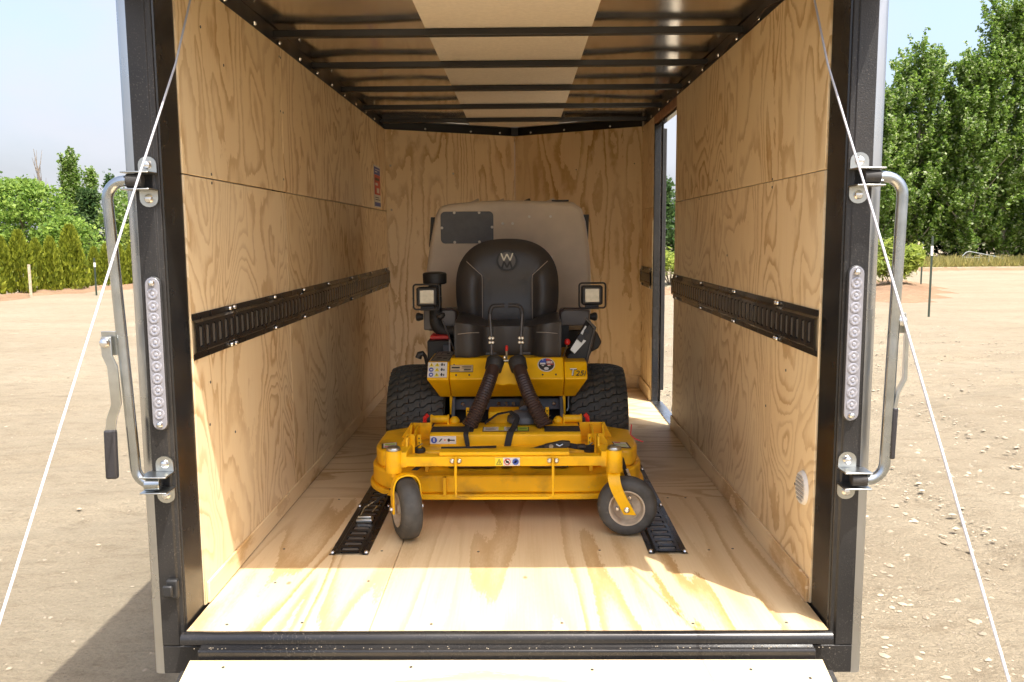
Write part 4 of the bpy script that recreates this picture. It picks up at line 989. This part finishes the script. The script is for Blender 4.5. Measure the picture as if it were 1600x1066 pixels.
# raised box behind the beam
bx = part(MB().prism([(1.0, .205), (1.0, .286), (1.008, .291), (1.20, .291), (1.20, .205)], 'x', -.304, .270), 'deck_cover', 'deck_yellow', bevel=.005, seg=3)
part(MB().box(-.302, -.14, 1.03, 1.11, .2915, .2955), 'tread_pad', 'webbing', bx)
part(MB().box(.132, .268, 1.03, 1.11, .2915, .2955), 'tread_pad', 'webbing', bx)
part(MB().box(-.088, .085, 1.19, 1.30, .285, .335), 'gear_cover', 'deck_yellow', bevel=.006)
part(MB().lathe([(0, .05), (.012, .074), (.035, .070), (.05, .045), (.056, .02)], (.058, 1.20, .286), (0, 0, 1), 24), 'gearbox', 'plate_grey', bevel=.003)
part(MB().tube([(.058, 1.20, .335), (.06, 1.40, .33), (.05, 1.6, .30)], .024, 12), 'drive_shaft', 'plate_grey')
for s, a0, a1 in ((-1, -.452, -.31), (1, .272, .415)):
    pl = [(a0, .212), (a1, .212), (a1, .304), (a0+.062, .304)] if s < 0 else [(a0, .212), (a1, .212), (a1-.045, .304), (a0, .304)]
    part(MB().prism(pl, 'y', 1.135, 1.143), 'deck_bracket', 'deck_yellow', bevel=.002)
    x = -.384 if s < 0 else .36
    part(MB().prism([(1.0, .205), (1.14, .205), (1.14, .304), (1.10, .304)], 'x', x-.004, x+.004), 'deck_bracket', 'deck_yellow', bevel=.002)
    c0, c1 = (-.314, -.247) if s < 0 else (.213, .281)
    sp = part(MB().tube([(c0, 1.18, .309), (c1, 1.18, .309)], .0155, 16), 'spring_housing', 'deck_yellow')
    for xx in (c0, c1): part(MB().box(xx-.004, xx+.004, 1.165, 1.195, .286, .326), 'housing_end', 'deck_yellow', sp, bevel=.002)
    part(MB().tube([((c0-.026) if s < 0 else (c1+.026), 1.17, .29), ((c0-.024) if s < 0 else (c1+.024), 1.165, .318), ((c0-.012) if s < 0 else (c1+.014), 1.165, .331)], .0085, 10), 'release_grip', 'red_paint', sp)
    part(MB().lathe([(0, .018), (.012, .022), (.024, .016), (.03, .009)], ((c1+.024) if s < 0 else (c0-.022), 1.19, .287), (0, 0, 1), 16), 'lift_eye', 'deck_yellow', sp)
for x, y in ((-.330, .90), (.293, .90), (-.168, 1.17), (.146, 1.17)):
    z0 = .247 if y < 1 else .292
    p_ = part(MB().lathe([(0, .021), (.004, .022), (.012, .022), (.016, .019)], (x, y, z0), (0, 0, 1), 20), 'height_puck', 'rubber')
    part(MB().prism([(x-.007, z0+.012), (x+.007, z0+.012), (x+.007, z0+.066), (x-.007, z0+.066)], 'y', y-.004, y+.004), 'height_pin', 'mower_yellow', p_, bevel=.002)
    for zz in (.036, .052): part(MB().lathe([(0, .0028), (.001, .0028)], (x, y-.0041, z0+zz), (0, -1, 0), 8), 'pin_hole', 'void_black', p_)
    part(MB().tube([(x-.012, y-.006, z0+.02), (x+.012, y-.006, z0+.034)], .0022, 6), 'hair_pin', 'zinc', p_)

# --- printed labels and lettering
DM = ['decal_white', 'decal_black', 'decal_yellow', 'decal_blue', 'decal_red', 'decal_green', 'decal_silver']
def decal(name, o0, ux, uy, items, parent): return facebm(o0, ux, uy, items).build(name, DM, parent, off=(0, 0, 0), smooth=0, fix=False)
def tri(cx, cy, w, h): return [(cx-w, cy-h), (cx+w, cy-h), (cx, cy+h)]
# on the sloping upper face: unit vector up the slope
up = Vector((0, .065, .079)); up_n = up.normalized(); nface = Vector((0, -.079, .065)).normalized()*.0025
def onface(x, z): return Vector((x, 1.345-(.531-z)/.079*.065, z))+nface
def onside(x, z): return Vector((x, 1.34-(.5155-z)/.0635*.06, z))+nface
it = [(rect(0, 0, 1, 1), 0)]
for i in range(3):
    for j in range(3):
        cx, cy = .18+.30*i, .17+.33*j
        if i == 0 and j < 2: it += [(disc(cx, cy, .12, .14), 3), (rect(cx-.05, cy-.05, cx+.06, cy+.04), 0)]
        elif i < 2: it += [(tri(cx, cy, .13, .13), 2), (rect(cx-.02, cy-.08, cx+.02, cy+.05), 1)]
        else: it += [(rect(cx-.08, cy-.1, cx-.02, cy+.1), 1), (rect(cx-.12, cy-.05, cx+.02, cy), 1), (rect(cx+.04, cy-.1, cx+.09, cy+.04), 1)]
decal('warning_label', onside(-.339, .459), (.079, 0, 0), up_n*.072, it, lft)
decal('maker_plate', onface(-.247, .478), (.094, 0, 0), up_n*.034, [(rect(0, 0, 1, 1), 1), (rect(.015, .05, .985, .95), 6), (rect(.06, .5, .42, .72), 1), (rect(.05, .2, .4, .27), 1), (rect(.5, .72, .93, .8), 1), (rect(.5, .5, .93, .57), 1), (rect(.6, .2, .9, .36), 1)], body)
decal('round_sticker', onface(.112, .478), (.071, 0, 0), up_n*.066, [(disc(.5, .5, .5, .5, 28), 0), (disc(.5, .5, .45, .45, 28), 1),
      ([(.12, .52), (.48, .52), (.48, .94), (.3, .9), (.16, .75)], 3), ([(.5, .78), (.8, .8), (.68, .91), (.5, .95)], 4), (rect(.52, .58, .86, .75), 0), (rect(.52, .49, .92, .55), 4), (rect(.14, .50, .45, .62), 0), (disc(.3, .42, .08, .04, 10), 0), (disc(.66, .43, .1, .05, 10), 0), (disc(.5, .2, .14, .11, 14), 0), (rect(.27, .8, .34, .86), 0), (rect(.56, .64, .62, .70), 4), (rect(.7, .64, .8, .70), 4)], body)
tp = (Vector((-.334, 1.35, .5195)), (.082, 0, 0), (.018, .155, .018))
decal('pattern_label', tp[0], tp[1], tp[2], [(rect(0, 0, 1, 1), 6), (rect(.05, .03, .95, .97), 1), (rect(.09, .05, .91, .95), 6), (rect(.09, .48, .91, .52), 1), (rect(.3, .6, .34, .85), 1), (rect(.3, .82, .6, .86), 1), (rect(.6, .65, .75, .75), 1), (rect(.25, .2, .5, .3), 1), (rect(.6, .15, .8, .25), 1), (rect(.2, .1, .45, .13), 1)], lft)
rotm = Matrix((Vector((1, 0, 0)), up_n, Vector((1, 0, 0)).cross(up_n))).transposed()
for txt, size, x, z, m_, sh in (('T', .047, .240, .462, 'decal_black', .18), ('T', .047, .2385, .4635, 'decal_white', .18), ('25i', .034, .265, .4625, 'decal_black', .25)):
    me = text_mesh(txt, size, sh); me.materials.clear(); me.materials.append(M[m_])
    o = bpy.data.objects.new('lettering', me); col.objects.link(o); o.parent = rgt
    o.matrix_local = Matrix.Translation(onside(x, z)+nface*(.2 if m_ == 'decal_black' else .6)) @ rotm.to_4x4()
# labels on the deck
fy = Vector((0, 0, 1))
decal('warning_label', (-.047, .6885, .2525), (.085, 0, 0), fy*.028, [(rect(0, 0, 1, 1), 0), (rect(0, 0, .33, 1), 2), ([(.05, .15), (.29, .15), (.17, .88)], 1), ([(.09, .22), (.25, .22), (.17, .75)], 2), (rect(.155, .28, .185, .58), 1),
      (disc(.5, .5, .13, .4), 4), (disc(.5, .5, .095, .29), 0), (rect(.44, .36, .56, .62), 1), ([(.4, .7), (.44, .78), (.6, .3), (.56, .22)], 4), (disc(.83, .5, .13, .4), 3), (rect(.76, .36, .86, .5), 0), (rect(.8, .5, .9, .66), 0)], bar)
decal('grease_label', (-.301, .9985, .253), (.098, 0, 0), fy*.030, [(rect(0, 0, 1, 1), 0), (disc(.15, .5, .12, .4), 3), (rect(.13, .3, .17, .75), 0), ([(.33, .3), (.38, .3), (.48, .7), (.42, .7)], 1), (rect(.68, .42, .95, .55), 1), (disc(.72, .5, .05, .2), 1), (rect(.54, .45, .6, .6), 4)], bx)
decal('cover_label', (-.105, 1.035, .2925), (.178, 0, 0), (0, .075, 0), [(rect(0, 0, 1, 1), 1), (rect(.02, .06, .74, .94), 0), (rect(.76, .06, .98, .94), 5), (rect(.34, .1, .46, .9), 2), (rect(.06, .3, .28, .38), 1), (rect(.06, .6, .24, .68), 1), (rect(.5, .3, .7, .4), 1), (rect(.5, .6, .66, .7), 1), (rect(.8, .4, .95, .5), 1)], bx)
decal('warning_label', (-.478, .955, .2475), (.055, .02, 0), (-.012, .075, 0), [(rect(0, 0, 1, 1), 1), (rect(.12, .04, .97, .96), 0), (rect(.2, .5, .9, .8), 5), (rect(.2, .1, .9, .3), 4)], deck)
decal('warning_label', (.395, .96, .2475), (.056, -.012, 0), (-.005, .085, 0), [(rect(0, 0, 1, 1), 1), (rect(.03, .04, .88, .96), 0), (rect(.1, .14, .8, .28), 5), (rect(.1, .42, .8, .56), 5), (rect(.1, .7, .5, .86), 4)], deck)

# ------------------------------------------------------------------ tie-down straps
st = thing('tie_down_strap', 'black strap hooked to the left floor track with a silver fitting', 'strap', (-.5225, .80, 0))
fit = MB().box(-.552, -.493, .80, .838, .0135, .026).box(-.548, -.497, .812, .826, .026, .034).build('track_fitting', 'zinc_plate', st, bevel=.003)
MB().tube([(-.54, .822, .03), (-.53, .86, .05), (-.505, .88, .062), (-.485, .90, .07), (-.478, .88, .06), (-.50, .84, .04)], .0035, 8).build('wire_ring', 'zinc', st)
MB().ribbon([(-.495, .885, .064), (-.43, .86, .12), (-.36, .88, .175), (-.30, .93, .213), (-.20, .95, .2485), (-.05, .96, .2515)], [(.01, .012, .016), (.008, .014, .018), (.004, .02, .016), (.0, .024, .010), (0, .026, .002), (0, .026, 0)], .0012).build('webbing', 'webbing', st)
st = thing('tie_down_strap', 'black strap with a metal ratchet lying across the front of the mower deck', 'strap', (.20, .86, .24))
MB().ribbon([(.03, .845, .2575), (.09, .848, .266), (.13, .85, .278), (.21, .852, .283), (.26, .86, .272), (.30, .875, .268), (.36, .90, .2625)], [(0, .022, .012)]*7, .0016).build('webbing', 'webbing', st)
rt = MB().prism([(.125, .266), (.205, .274), (.222, .284), (.218, .298), (.19, .300), (.125, .286)], 'y', .838, .862).build('ratchet', 'plastic_black', st, bevel=.003)
MB().tube([(.150, .836, .282), (.150, .866, .282)], .008, 12).build('spool', 'zinc', rt, off=(0, 0, 0))
MB().tube([(.168, .836, .290), (.180, .834, .284), (.192, .836, .290)], .003, 8).build('handle_wire', 'zinc', rt, off=(0, 0, 0))
MB().box(.245, .275, .845, .875, .272, .283).build('buckle', 'plastic_black', st, bevel=.003)
st = thing('tie_down_strap', 'black strap with pale lettering running from the deck to the right floor track', 'strap', (.50, 1.0, 0))
MB().ribbon([(.395, .77, .255), (.42, .85, .18), (.455, .94, .10), (.495, 1.02, .03), (.52, 1.06, .018)], [(.014, .022, 0)]*5, .0014).build('webbing', 'webbing', st)
for k in range(4):
    a = Vector((.405, .79, .228)).lerp(Vector((.45, .915, .115)), .25+.2*k)
    MB().ribbon([a+Vector((.003, -.0035, .004)), a+Vector((.010, .014, -.014))], (.009, .012, 0), .0006).build('print_mark', 'decal_white', st)
MB().box(.490, .552, 1.05, 1.085, .0135, .026).build('track_fitting', 'zinc_plate', st, bevel=.003)
st = thing('strap_tail', 'loose black strap tail hanging down the front of the yellow cover', 'strap', (-.165, 1.0, .22))
MB().ribbon([(-.165, 1.12, .305), (-.165, 1.03, .300), (-.166, .996, .290), (-.160, .988, .255), (-.154, .986, .222)], [(.022, .004, 0), (.020, .0, 0), (.019, 0, 0), (.016, .004, 0), (.008, .004, 0)], .0015).build('webbing', 'webbing', st)
MB().tube([(-.140+.014*math.cos(a), 1.12, .325+.020*math.sin(a)) for a in [2*math.pi*k/20 for k in range(21)]], .003, 8).build('ring', 'zinc', st)
st = thing('strap_tail', 'black strap looped over the deck gearbox and hanging at the centre', 'strap', (0, 1.0, .22))
MB().ribbon([(-.10, 1.15, .30), (-.05, 1.15, .335), (.0, 1.15, .345), (.03, 1.14, .325), (.015, 1.06, .302), (.002, .998, .296), (-.006, .990, .262), (-.014, .987, .220)], [(.0, .03, .004), (0, .034, 0), (0.01, .034, 0), (.02, .024, 0), (.026, .008, 0), (.026, 0, 0), (.026, 0, 0), (.024, 0, 0)], .0015).build('webbing', 'webbing', st)
MB().tube([(.128+.013*math.cos(a), 1.12, .325+.018*math.sin(a)) for a in [2*math.pi*k/20 for k in range(21)]], .003, 8).build('ring', 'zinc', st)
o = MB().tube([(.458, 1.0, .325), (.455, 1.0, .285), (.470, .99, .272), (.50, .98, .262)], .0022, 6).build('red_tag_wire', 'red_paint', None)
o.location = (0, 0, G); tag(o, 'thin red wire tag sticking up by the right end of the deck', 'wire')

# ------------------------------------------------------------------ plants
def leaf_cloud(centers, size, n_per, spread, up_bias=.3, flat=1.0, elong=1.6):
    """quads scattered about cluster centres (numpy arrays)"""
    c = np.repeat(centers, n_per, 0); n = len(c)
    p = c+rng.normal(0, 1, (n, 3))*np.asarray(spread)
    nr = rng.normal(0, 1, (n, 3)); nr[:, 2] = np.abs(nr[:, 2])+up_bias; nr /= np.linalg.norm(nr, axis=1)[:, None]
    t = np.cross(nr, rng.normal(0, 1, (n, 3))); t /= np.linalg.norm(t, axis=1)[:, None]; b = np.cross(nr, t)
    s_ = size*(.55+.9*rng.random(n))[:, None]
    bend = nr*s_*.18
    v = np.stack([p-t*s_*.5*elong, p+b*s_*.5-bend, p+t*s_*.5*elong, p-b*s_*.5-bend], 1).reshape(-1, 3)
    return v, np.arange(n*4).reshape(-1, 4)
def spray_cloud(cen, axis_x, axis_y, size, per, length, width, out=.55, elong=1.5):
    """leaves along ascending twigs that lean away from the trunk"""
    n = len(cen); d = np.stack([cen[:, 0]-axis_x, cen[:, 1]-axis_y, np.zeros(n)], 1); d /= (np.linalg.norm(d, axis=1)[:, None]+1e-6)
    d = d*out+np.array([0, 0, 1.0])+rng.normal(0, .22, (n, 3)); d /= np.linalg.norm(d, axis=1)[:, None]
    L_ = length*(.5+rng.random(n)); c = np.repeat(cen, per, 0); dd = np.repeat(d, per, 0); u = rng.random(n*per)
    p = c+dd*(u*np.repeat(L_, per))[:, None]+rng.normal(0, 1, (n*per, 3))*(width*(1.05-u*.75))[:, None]
    v, f = leaf_cloud(p, size, 1, 0.0, elong=elong); return v, f
def leaf_obj(name, v, f, m, parent):
    o = link(name, np_mesh(name, v, f, m), parent, smooth=0, off=(0, 0, 0)); return o
def limbs(pairs, n=6):
    mb = MB()
    for path, rs in pairs: mb.tube(path, rs, n)
    return mb
def tree(name, label, x, y, h, rad, prof, m, n=420, per=16, leaf=.2, spread=.32, trunk=.16, bark='bark', z0=.0, group=None, lean=0, cat='tree', shell=.55, nlimb=14, spray=0, out=.55):
    """tapered trunk with limbs and a crown of leaf clumps; prof(t) is the crown's relative radius from its foot (0) to its tip (1)"""
    t = thing(name, label, cat, (x, y, 0), group, z=0); t['_base'] = (0.0, 0.0, 0.0)
    lim = []; k = 9
    trunk_p = [Vector((lean*h*(i/k)**1.5+.05*h*.1*math.sin(i*1.3+x), .02*h*math.sin(i*.9+y), h*.97*i/k)) for i in range(k+1)]
    lim.append((trunk_p, [trunk*(1-i/(k+.4))**.8+.012 for i in range(k+1)]))
    cz0 = z0*h; tt = rng.random(n)**.85; rr = np.array([prof(q) for q in tt])*rad
    a = rng.uniform(0, 6.283, n); q = shell+(1-shell)*rng.random(n); q *= np.where(rng.random(n) < .25, rng.random(n), 1)
    lump = 1+.22*np.sin(a*3+tt*9+x)+.14*np.sin(a*5-tt*17+y)
    cen = np.stack([np.cos(a)*rr*q*lump+lean*h*tt**1.5, np.sin(a)*rr*q*lump, cz0+(h-cz0)*tt], 1)
    for i in rng.choice(n, min(n, nlimb), replace=False):
        e = cen[i]; zz = max(.08*h, e[2]-.75*math.hypot(e[0], e[1])-.05*h); b0 = trunk_p[0].lerp(trunk_p[-1], zz/(h*.97))
        p0 = Vector((b0.x, b0.y, zz)); e = Vector(e); mid = p0.lerp(e, .5)+Vector((0, 0, -.03*h*.3)); r0 = trunk*.35*(1-zz/h)+.012
        lim.append(([p0, mid, e], [r0, r0*.6, r0*.2]))
    limbs(lim).build('trunk', bark, t, off=(0, 0, 0), fix=False)
    if spray: v, f = spray_cloud(cen, 0, 0, leaf, per, spray, spread if isinstance(spread, float) else spread[0], out)
    else: v, f = leaf_cloud(cen, leaf, per, spread)
    leaf_obj('crown', v, f, m, t)
    return t
def columnar(t): return min(1, (t/.16)**.7)*max(0, 1-max(0, (t-.35)/.68)**1.7)**.8+.02
def poplar_wide(t): return min(1, .55+t*1.6)*max(0, 1-max(0, (t-.42)/.6)**1.6)**.75+.03
def round_(t): return max(0.03, math.sin(math.pi*min(1, (t*.9+.1)))**.6)
def conif(t): return (1-t)**.9+.03

# the poplars along the right side
for k, (x, y, h, rad, tint, lab) in enumerate((
        (20.6, 48, 8.6, 2.0, 'leaf_poplar', 'leafy poplar at the left end of the tall row, half hidden by the trailer post'),
        (23.0, 48.5, 11.2, 1.9, 'leaf_poplar', 'tall poplar with a pointed top, second in the row beside the trailer post'),
        (25.6, 47.5, 10.4, 1.9, 'leaf_poplar', 'poplar with a lower top standing third in the row, right of the handle'),
        (27.7, 48, 13.6, 2.0, 'leaf_poplar', 'highest poplar of the row, its tip at the upper right corner'),
        (30.0, 47, 14.6, 2.2, 'leaf_poplar', 'rightmost tall poplar, cut by the right edge of the picture'))):
    tree('poplar_tree', lab, x, y, h, rad, poplar_wide, tint, n=420, per=78, leaf=.125, spread=(.17, .17, .2), trunk=.17, bark='bark_pale', z0=.02, group='poplars in a row on the right', shell=.35, nlimb=40, spray=1.5)
for k, (x, y, h) in enumerate(((22.0, 53, 6.5), (25.0, 53.5, 7.5), (28.4, 53, 8.0), (31.8, 52.5, 8.5), (18.6, 53, 6))):
    tree('broadleaf_tree', 'dark broadleaf tree filling the gap behind the poplars, number %s from the left' % ('one', 'two', 'three', 'four', 'five')[[1, 2, 3, 4, 0][k]], x, y, h, 2.5, round_, 'leaf_dark', n=300, per=34, leaf=.20, spread=.45, z0=.0, group='dark trees behind the poplars')
tree('broadleaf_tree', 'low bright green shrub tree at the right edge beneath the poplars', 25.6, 38.5, 2.6, 1.2, round_, 'leaf_bright', n=120, per=18, leaf=.13, spread=.25, z0=.02)

# bushes
def bush(x, y, h, rad, m, lab, n=150, per=16, leaf=.06):
    t = thing('bush', lab, 'bush', (x, y, 0), 'young bushes along the yard', z=0); t['_base'] = (0.0, 0.0, 0.0); lim = []; cen = []
    for i in range(16):
        a = rng.uniform(0, 6.28); q = rng.uniform(.25, 1)**.7; e = Vector((math.cos(a)*rad*q, math.sin(a)*rad*q, h*rng.uniform(.65, 1)*(1.05-.35*q)))
        lim.append(([Vector((e.x*.06, e.y*.06, 0)), Vector((e.x*.42, e.y*.42, e.z*.5)), e], [.018, .012, .004]))
    limbs(lim, 5).build('stems', 'bark', t, off=(0, 0, 0), fix=False)
    for i in range(n):
        path, _ = lim[rng.integers(len(lim))]; s_ = rng.uniform(.35, 1.05); p = path[1].lerp(path[2], s_) if s_ > 0 else path[1]
        cen.append(np.array(p)+rng.normal(0, .1, 3)*rad)
    v, f = leaf_cloud(np.array(cen), leaf, per, .1*rad+.03, up_bias=.8, elong=3.2); leaf_obj('foliage', v, f, m, t); return t
bush(10.75, 22.6, 1.42, .78, 'leaf_lime', 'lime green bush with upright stems behind the right-hand handle', n=230, per=20)
bush(4.75, 25.0, 1.3, .8, 'leaf_lime', 'yellow-green bush seen low through the open side door')
bush(3.4, 26.5, 1.2, .7, 'leaf_bright', 'small green bush standing left of the one in the doorway')
bush(7.4, 24.6, 1.3, .75, 'leaf_lime', 'yellow-green bush between the doorway bush and the stakes')
tree('conifer_tree', 'dark green conifer showing above the bush in the open side doorway', 7.3, 42, 4.2, 1.3, conif, 'leaf_dark', n=200, per=18, leaf=.14, spread=.2)

# hedge of young cedars on the left
def cedar_mesh(h, rad, seed):
    r_ = np.random.default_rng(seed); n = 4200
    t_ = r_.random(n)**.8; a = r_.uniform(0, 6.283, n); rr = rad*(1-t_**2.2)**.75*(.9+.12*np.sin(a*4+t_*7))+.02
    q = .55+.5*r_.random(n); p = np.stack([np.cos(a)*rr*q, np.sin(a)*rr*q, .04+h*t_], 1)
    out = np.stack([np.cos(a)*.45, np.sin(a)*.45, np.full(n, .9)], 1)+r_.normal(0, .25, (n, 3)); out /= np.linalg.norm(out, axis=1)[:, None]
    b = np.cross(out, r_.normal(0, 1, (n, 3))); b /= np.linalg.norm(b, axis=1)[:, None]; s_ = (.028+.045*r_.random(n))[:, None]
    v = np.stack([p-out*s_*.4, p+b*s_*.42, p+out*s_*1.1, p-b*s_*.42], 1).reshape(-1, 3)
    return v, np.arange(n*4).reshape(-1, 4)
cm = [np_mesh('cedar_foliage', *cedar_mesh(1.0, .25, s_), 'leaf_cedar') for s_ in (1, 2, 3)]
tm = MB().tube([(0, 0, 0), (.01, 0, .4), (0, .01, .93)], [.022, .016, .005], 6)
tmo = tm.build('proto', 'bark', None); PROTO.append(tmo)
ordn = ['first', 'second', 'third', 'fourth', 'fifth', 'sixth', 'seventh', 'eighth', 'ninth', 'tenth', 'eleventh', 'twelfth', 'thirteenth', 'fourteenth', 'fifteenth']
near = [(-14.75, 20.3, 1.68), (-14.45, 20.9, 1.78), (-14.45, 21.7, 1.55), (-14.15, 22.05, 1.70), (-14.1, 22.8, 1.48), (-13.78, 23.0, 1.52), (-13.5, 23.6, 1.85)]
far = [(-13.75, 25.5, 1.22), (-13.45, 25.75, 1.32), (-13.1, 25.9, 1.30), (-12.85, 26.2, 1.28), (-12.5, 26.3, 1.34), (-12.2, 26.6, 1.36), (-11.85, 26.8, 1.42), (-11.5, 27.1, 1.4)]
for grp, lst in (('taller', near), ('shorter', far)):
    for k, (x, y, h) in enumerate(lst):
        if grp == 'taller' and k == 6: lab = 'tallest, sunlit cedar standing proud at the right end of the taller hedge'
        else: lab = '%s young cedar from the left in the %s hedge' % (ordn[k], grp)
        t = thing('cedar_shrub', lab, 'shrub', (x, y, 0), '%s cedars of the hedge' % grp, z=0.02); t['_base'] = (0.0, 0.0, 0.0)
        o = link('foliage', cm[k % 3], t, smooth=0, off=(0, 0, 0)); w_ = (.80, .92, .74, .88, .70)[k % 5]; o.scale = (h*w_, h*w_, h); o.rotation_euler.z = k*1.9
        o = place(tmo, t, 'trunk', (0, 0, 0)); o.scale = (h, h, h)

# trees beyond the hedge
tree('willow_tree', 'broad bright green tree spreading behind the hedge at the left edge', -27.2, 45, 4.75, 2.7, round_, 'leaf_bright', n=300, per=34, leaf=.13, spread=(.34, .34, .13), z0=.05)
tree('willow_tree', 'low bright branch-heavy tree filling in right of the broad one', -24.3, 44, 2.6, 1.5, round_, 'leaf_bright', n=160, per=20, leaf=.14, spread=(.35, .35, .16), z0=.05)
tree('broadleaf_tree', 'dark round tree top at the far left edge behind the bright tree', -37.3, 58, 6.0, 2.0, round_, 'leaf_dark', n=200, per=18, leaf=.22, spread=.35)
tree('poplar_tree', 'dense columnar poplar, tallest of those beyond the hedge', -32.3, 60, 6.9, .72, columnar, 'leaf_poplar', n=420, per=40, leaf=.12, spread=(.12, .2, .34), bark='bark_pale', z0=.08, spray=1.0, out=.15)
tree('poplar_tree', 'thinner columnar poplar with a pale bare trunk beside the tallest one', -31.0, 60.5, 6.0, .5, columnar, 'leaf_poplar', n=130, per=30, leaf=.12, spread=(.11, .18, .3), bark='bark_pale', z0=.3, spray=.9, out=.15)
tree('poplar_tree', 'narrow dark poplar just left of the trailer handle', -29.4, 60, 5.9, .6, columnar, 'leaf_dark', n=170, per=20, leaf=.14, spread=(.16, .16, .3))
tree('conifer_tree', 'dark spreading conifer at the foot of the tall poplars', -32.0, 58, 3.6, 1.7, conif, 'leaf_dark', n=260, per=20, leaf=.16, spread=(.3, .3, .12))
tree('conifer_tree', 'dark conifer left of the handle between two poplars', -30.6, 59, 4.9, 1.1, conif, 'leaf_dark', n=220, per=20, leaf=.15, spread=(.25, .25, .15))
tree('broadleaf_tree', 'green tree seen between the left handle and the trailer', -27.6, 58, 4.6, 1.5, round_, 'leaf_poplar', n=220, per=20, leaf=.16, spread=.3)
tree('sapling_tree', 'slender pale green sapling rising above the shorter hedge', -13.5, 27.6, 2.05, .34, conif, 'leaf_lime', n=70, per=12, leaf=.07, spread=(.1, .1, .05), trunk=.018, z0=.4, nlimb=6)
t = thing('bare_tree', 'dead leafless tree standing above the bright tree on the left', 'tree', (-35.4, 62, 0), None, z=0); t['_base'] = (0.0, 0.0, 0.0)
lim = [([Vector((0, 0, 0)), Vector((.05, 0, 3)), Vector((-.15, 0, 5.6)), Vector((-.5, 0, 8.2))], [.12, .10, .07, .015])]
for i in range(16):
    z = rng.uniform(4.2, 6.6); a = rng.uniform(-1, 1); p0 = Vector((-.05-.1*(z-4), 0, z)); e = p0+Vector((a*.45, rng.uniform(-.4, .4), rng.uniform(.9, 2.0)))
    lim.append(([p0, p0.lerp(e, .4)+Vector((a*.12, 0, 0)), e], [.04, .026, .008]))
limbs(lim, 5).build('branches', 'bark', t, off=(0, 0, 0), fix=False)

# weeds and grass along the foot of the poplars
n = 5200; x = rng.uniform(15.5, 27, n); y = 37.2+.12*(x-15)+rng.gamma(1.6, .9, n); hh = .12+.42*rng.random(n)**1.6
a = rng.uniform(0, 6.28, n); dx, dy = np.cos(a)*.03, np.sin(a)*.03; lx, ly = rng.normal(0, .12, n), rng.normal(0, .12, n)
v = np.stack([np.stack([x-dx, y-dy, 0*x], -1), np.stack([x+dx, y+dy, 0*x], -1), np.stack([x+lx+dx*.3, y+ly+dy*.3, hh], -1), np.stack([x+lx-dx*.3, y+ly-dy*.3, hh], -1)], 1).reshape(-1, 3)
o = link('grass', np_mesh('grass', v, np.arange(n*4).reshape(-1, 4), 'leaf_grass'), kind='stuff', smooth=0); o['label'] = 'dry yellow grass and weeds along the foot of the poplars'

# marker stakes
def stake(x, y, h, lab, kind, r=.02):
    t = thing('marker_stake', lab, 'stake', (x, y, 0), 'marker stakes in the yard', z=0); t['_base'] = (0.0, 0.0, 0.0)
    m0 = {'wood': 'wood_stake', 'steel': 'stake_green'}[kind]
    w = MB().prism([(-r, -r*.2), (r, -r*.2), (r, r*.2), (r*.25, r*.25), (r*.2, r), (-r*.2, r), (-r*.25, r*.25), (-r, r*.2)] if kind == 'steel' else [(-r, -r*.6), (r, -r*.6), (r, r*.6), (-r, r*.6)], 'z', -.05, h).build('shaft', m0, t, off=(0, 0, 0))
    if kind == 'steel': MB().box(-r*1.02, r*1.02, -r*.4, r*1.02, h*.76, h*.88).build('white_band', 'decal_white', t, off=(0, 0, 0))
stake(7.77, 14.1, 1.52, 'nearest steel stake with a pale band, right of the handle', 'steel', .02)
stake(12.0, 23.6, 1.32, 'steel stake with a pale band, middle one of the three beside the bush', 'steel', .024)
stake(15.0, 30.4, 1.26, 'farthest pale wooden stake behind the bush on the right', 'wood', .03)
stake(-13.35, 21.1, .90, 'pale wooden stake in front of the taller hedge', 'wood', .03)
stake(-11.85, 21.7, 1.05, 'steel stake with a pale band in front of the shorter hedge', 'steel', .024)
# old pipe frame in the weeds
t = thing('pipe_frame', 'bent grey pipe frame lying in the weeds under the poplars', 'frame', (22.3, 39.5, 0), None, z=0); t['_base'] = (0.0, 0.0, 0.0)
MB().tube([(-1.0, 0, .45), (-.85, 0, .62), (-.7, 0, .68), (.8, .2, .40), (1.3, .3, .25)], .022, 8).build('rail', 'pipe_grey', t, off=(0, 0, 0))
MB().tube([(-1.0, 0, .40), (.3, .2, .36)], .018, 8).build('rail', 'pipe_grey', t, off=(0, 0, 0))
for x in (-.2, .3, .5, 1.1): MB().tube([(x, .1, -.02), (x+.1, .15, .5-.18*(x > .6))], .014, 6).build('leg', 'pipe_grey', t, off=(0, 0, 0))


for o in PROTO: bpy.data.objects.remove(o)
for o in bpy.data.objects:
    if '_base' in o: del o['_base']
